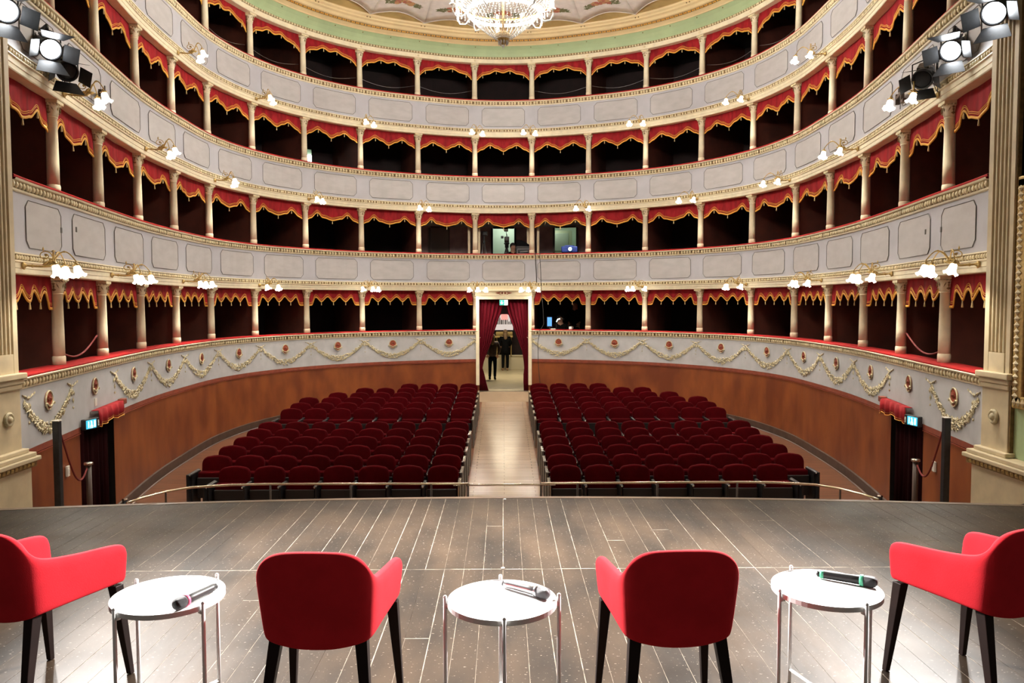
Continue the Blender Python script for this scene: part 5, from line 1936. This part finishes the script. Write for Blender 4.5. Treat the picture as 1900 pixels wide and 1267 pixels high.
# ------------------------------------------------------------------ rail in front of the stalls
rr = empty('pit_rail', (0, 10.56, FLOORZ(10.5)), 0, 'slender curved brass rail in front of the first row of seats', 'rail')
r0 = Vector(rr.location)
ctrl = [(-4.68, 9.62), (-4.60, 9.9), (-4.45, 10.2), (-4.2, 10.43), (-3.72, 10.56), (-3.2, 10.60)]
left = [Vector((x, y, -0.75)) for x, y in ctrl] + [Vector((-0.5, 10.58, -0.75))]
right = [Vector((-p.x, p.y, p.z)) for p in left]
MB().tube([p - r0 for p in left], 0.016, 8).obj('rail_tube', BRASS, rr, True)
MB().tube([p - r0 for p in right], 0.016, 8).obj('rail_tube', BRASS, rr, True)
MB().tube([Vector((-0.5, 10.57, -0.765)) - r0, Vector((0.62, 10.57, -0.765)) - r0], 0.013, 8).obj('rail_gate_bar', BRASS, rr, True)
for (x, y) in ((-4.45, 10.2), (-3.2, 10.6), (-2.1, 10.59), (-1.0, 10.58), (-0.5, 10.58), (0.5, 10.58), (1.0, 10.58), (2.1, 10.59), (3.2, 10.6), (4.45, 10.2)):
    MB().tube([Vector((x, y, FLOORZ(y))) - r0, Vector((x, y, -0.75)) - r0], 0.014, 8).obj('rail_post', PLINTH, rr, True)
# light strip along the wall foot
for sgn in (-1, 1):
    pts = [S(sgn * (8.2 - 5.0 * i / 40), 0.21, 0) for i in range(41)]
    for p in pts:
        p.z = FLOORZ(p.y) + 0.012
    o = MB().tube(pts, 0.010, 6).obj('floor_light_strip', SILVERP, None, True)
    tag(o, 'thin pale tube running along the foot of the %s stalls wall' % ('left' if sgn < 0 else 'right'), 'light strip', 'floor light strips')

# ------------------------------------------------------------------ red armchairs on the stage
def chair_meshes():
    half = [(0.0, -0.262), (0.07, -0.261), (0.125, -0.257), (0.172, -0.251), (0.213, -0.240), (0.236, -0.218), (0.244, -0.180), (0.248, -0.11), (0.254, -0.02), (0.262, 0.07), (0.269, 0.15), (0.273, 0.205), (0.274, 0.225)]
    tops = [0.802, 0.801, 0.797, 0.783, 0.752, 0.712, 0.678, 0.660, 0.646, 0.638, 0.632, 0.622, 0.600]
    bots = [0.405, 0.407, 0.414, 0.422, 0.431, 0.437, 0.440, 0.440, 0.440, 0.440, 0.440, 0.440, 0.442]
    path = [(-x, y, t, b) for (x, y), t, b in reversed(list(zip(half, tops, bots)))][:-1] + [(x, y, t, b) for (x, y), t, b in zip(half, tops, bots)]
    n = len(path)
    th = 0.052
    P = []
    for i, (x, y, t, b) in enumerate(path):
        pa, pb = path[max(0, i - 1)], path[min(n - 1, i + 1)]
        d = Vector((pb[0] - pa[0], pb[1] - pa[1])).normalized()
        nn = Vector((-d.y, d.x))          # inward
        back = max(0.0, min(1.0, (-y - 0.05) / 0.2))
        def q(z, off):
            f = (z - 0.40) / 0.38
            sx = 0.86 + 0.14 * min(1, max(0, f)) ** 0.8
            yy = y - 0.055 * f * back
            tk = th * off
            return (x * sx + nn.x * tk, yy + nn.y * tk, z)
        H = t - b
        P.append([q(b, 0.1), q(b + 0.015, 0.0), q(b + H * 0.35, 0.0), q(b + H * 0.7, 0.0), q(t - 0.030, 0.0), q(t - 0.006, 0.15), q(t, 0.5), q(t - 0.006, 0.85), q(t - 0.03, 1.0), q(b + H * 0.5, 1.0), q(b + 0.02, 1.0), q(b, 0.9), q(b, 0.1)])
    mb = MB()
    m = len(P[0]) - 1
    vs = [p for row in P for p in row[:-1]]
    fs = []
    for i in range(n - 1):
        for j in range(m):
            fs.append((i * m + j, (i + 1) * m + j, (i + 1) * m + (j + 1) % m, i * m + (j + 1) % m))
    fs.append(tuple(range(m)))
    fs.append(tuple((n - 1) * m + j for j in range(m - 1, -1, -1)))
    mb.add(vs, fs)
    shell = mb.mesh('shell')
    seat = MB()
    poly = [(-0.20, -0.19), (0.20, -0.19), (0.235, 0.0), (0.25, 0.225), (0.15, 0.245), (-0.15, 0.245), (-0.25, 0.225), (-0.235, 0.0)]
    seat.prism(poly, lambda p: Vector((p[0] * 0.93, p[1] * 0.96, 0.49)), lambda p: Vector((p[0] * 0.90, p[1] * 0.96, 0.446)))
    seat = seat.mesh('seat')
    legs = []
    for (a, b) in (((-0.165, -0.20), (-0.215, -0.305)), ((0.165, -0.20), (0.215, -0.305)), ((-0.215, 0.185), (-0.240, 0.235)), ((0.215, 0.185), (0.240, 0.235))):
        mb = MB()
        w0, w1 = 0.024, 0.0125
        vs = []
        for (c, w_, z) in ((a, w0, 0.435), (b, w1, 0.0)):
            vs += [(c[0] - w_, c[1] - w_, z), (c[0] + w_, c[1] - w_, z), (c[0] + w_, c[1] + w_, z), (c[0] - w_, c[1] + w_, z)]
        mb.add(vs, [(0, 1, 2, 3), (7, 6, 5, 4), (0, 4, 5, 1), (1, 5, 6, 2), (2, 6, 7, 3), (3, 7, 4, 0)])
        legs.append(mb.mesh('leg'))
    return shell, seat, legs
SHELL, SEATC, LEGS = chair_meshes()
def armchair(x, y, rz, label):
    o = empty('armchair', (x, y, 0.002), rz, label, 'armchair', 'red felt armchairs on the stage')
    link('shell', SHELL, CHAIRRED, o, True, sub=2)
    link('seat', SEATC, CHAIRRED, o, False, bevel=0.02)
    for l_ in LEGS:
        link('leg', l_, WENGE, o, False, bevel=0.003)
    return o
armchair(-2.055, 3.438, math.radians(-18), 'red felt armchair at the far left edge, angled towards the centre')
armchair(-0.715, 3.165, math.radians(-2), 'red felt armchair between the left and the middle white tables')
armchair(0.655, 3.165, math.radians(2), 'red felt armchair between the middle and the right white tables')
armchair(2.085, 3.42, math.radians(19), 'red felt armchair at the far right edge, angled towards the centre')

# ------------------------------------------------------------------ white tray tables
def table_meshes():
    R = 0.2225
    top = MB().lathe([(0.0004, 0.518), (R - 0.003, 0.518), (R - 0.0025, 0.5205), (R, 0.5205), (R, 0.500), (R - 0.004, 0.498), (R - 0.01, 0.505), (0.0004, 0.505)], 56, cap=False).mesh('tray_top')
    leg = MB().tube([(0, 0, 0.0), (0, 0, 0.532)], 0.008, 10).ball((0, 0, 0.532), 0.0085, 10, 6).mesh('leg')
    peg = MB().lathe([(0.010, 0.0), (0.010, 0.022)], 10, (0, 0, 0), Matrix.Rotation(-PI / 2, 3, 'Y')).mesh('peg')
    return top, leg, peg
TT, TL, TP = table_meshes()
def tray_table(x, y, rz, label):
    o = empty('side_table', (x, y, 0.002), rz, label, 'side table', 'round white tray tables')
    link('tray_top', TT, WHITEMET, o, False)
    for k in range(4):
        a = PI / 2 * k
        l_ = link('leg', TL, WHITEMET, o, True)
        l_.location = (0.232 * math.cos(a), 0.232 * math.sin(a), 0)
        pg = link('peg', TP, WHITEMET, l_, True)
        pg.location = (0, 0, 0.495)
        pg.rotation_euler = (0, 0, a)
    mb = MB()
    for k in range(2):
        a = PI / 2 * k
        mb.tube([(0.232 * math.cos(a), 0.232 * math.sin(a), 0.06), (-0.232 * math.cos(a), -0.232 * math.sin(a), 0.06)], 0.006, 8)
    mb.obj('cross_stretcher', WHITEMET, o, True)
    return o
tray_table(-1.40, 3.20, math.radians(56), 'round white tray table at the left with a pink-ringed microphone')
tray_table(-0.016, 3.126, math.radians(-88), 'round white tray table in the middle with a silver microphone')
tray_table(1.355, 3.235, math.radians(17), 'round white tray table at the right with a green-ringed microphone')

# ------------------------------------------------------------------ microphones
def microphone(p0, p1, body, grille, ring, label, rings_at_tail=False):
    """tail p0 to head p1 on the table top"""
    p0, p1 = Vector(p0), Vector(p1)
    d = p1 - p0
    L = 0.245
    a = math.atan2(d.y, d.x)
    o = empty('microphone', (p0.x, p0.y, p0.z), a, label, 'microphone', 'wireless hand microphones')
    RY = Matrix.Rotation(PI / 2, 3, 'Y') @ Matrix.Identity(3)
    tilt = Matrix.Rotation(-0.03, 3, 'Y')
    M = tilt @ RY
    def pr(n, prof, m, seg=20):
        MB().lathe(prof, seg, (0, 0, 0.0175), M).obj(n, m, o, True)
    pr('tail', [(0.006, -0.004), (0.013, 0.0), (0.0135, 0.012)], BLACKP if ring is not SILVERP else GRILLEL)
    if rings_at_tail:
        pr('tail_ring', [(0.0165, 0.012), (0.0165, 0.028)], ring)
    pr('handle', [(0.0155, 0.012), (0.0165, 0.03), (0.0165, 0.06), (0.0185, 0.14), (0.0195, 0.172), (0.017, 0.176)], body)
    pr('ring', [(0.0215, 0.172), (0.0245, 0.174), (0.0245, 0.186), (0.0225, 0.188)], ring)
    pr('grille', [(0.0225, 0.187), (0.0245, 0.20), (0.0245, 0.212), (0.0215, 0.232), (0.012, 0.240), (0.003, 0.242)], grille)
    return o
microphone((-1.222, 3.245, 0.5205), (-1.285, 3.06, 0.5205), BLACKP, GRILLE, PINK, 'black microphone with a pink ring lying on the left white table')
microphone((-0.012, 3.265, 0.5205), (0.16, 3.125, 0.5205), SILVERP, GRILLEL, SILVERP, 'silver-grey microphone lying on the middle white table')
microphone((1.365, 3.355, 0.5205), (1.545, 3.235, 0.5205), BLACKP, GRILLE, GREENR, 'black microphone with green rings lying on the right white table', True)
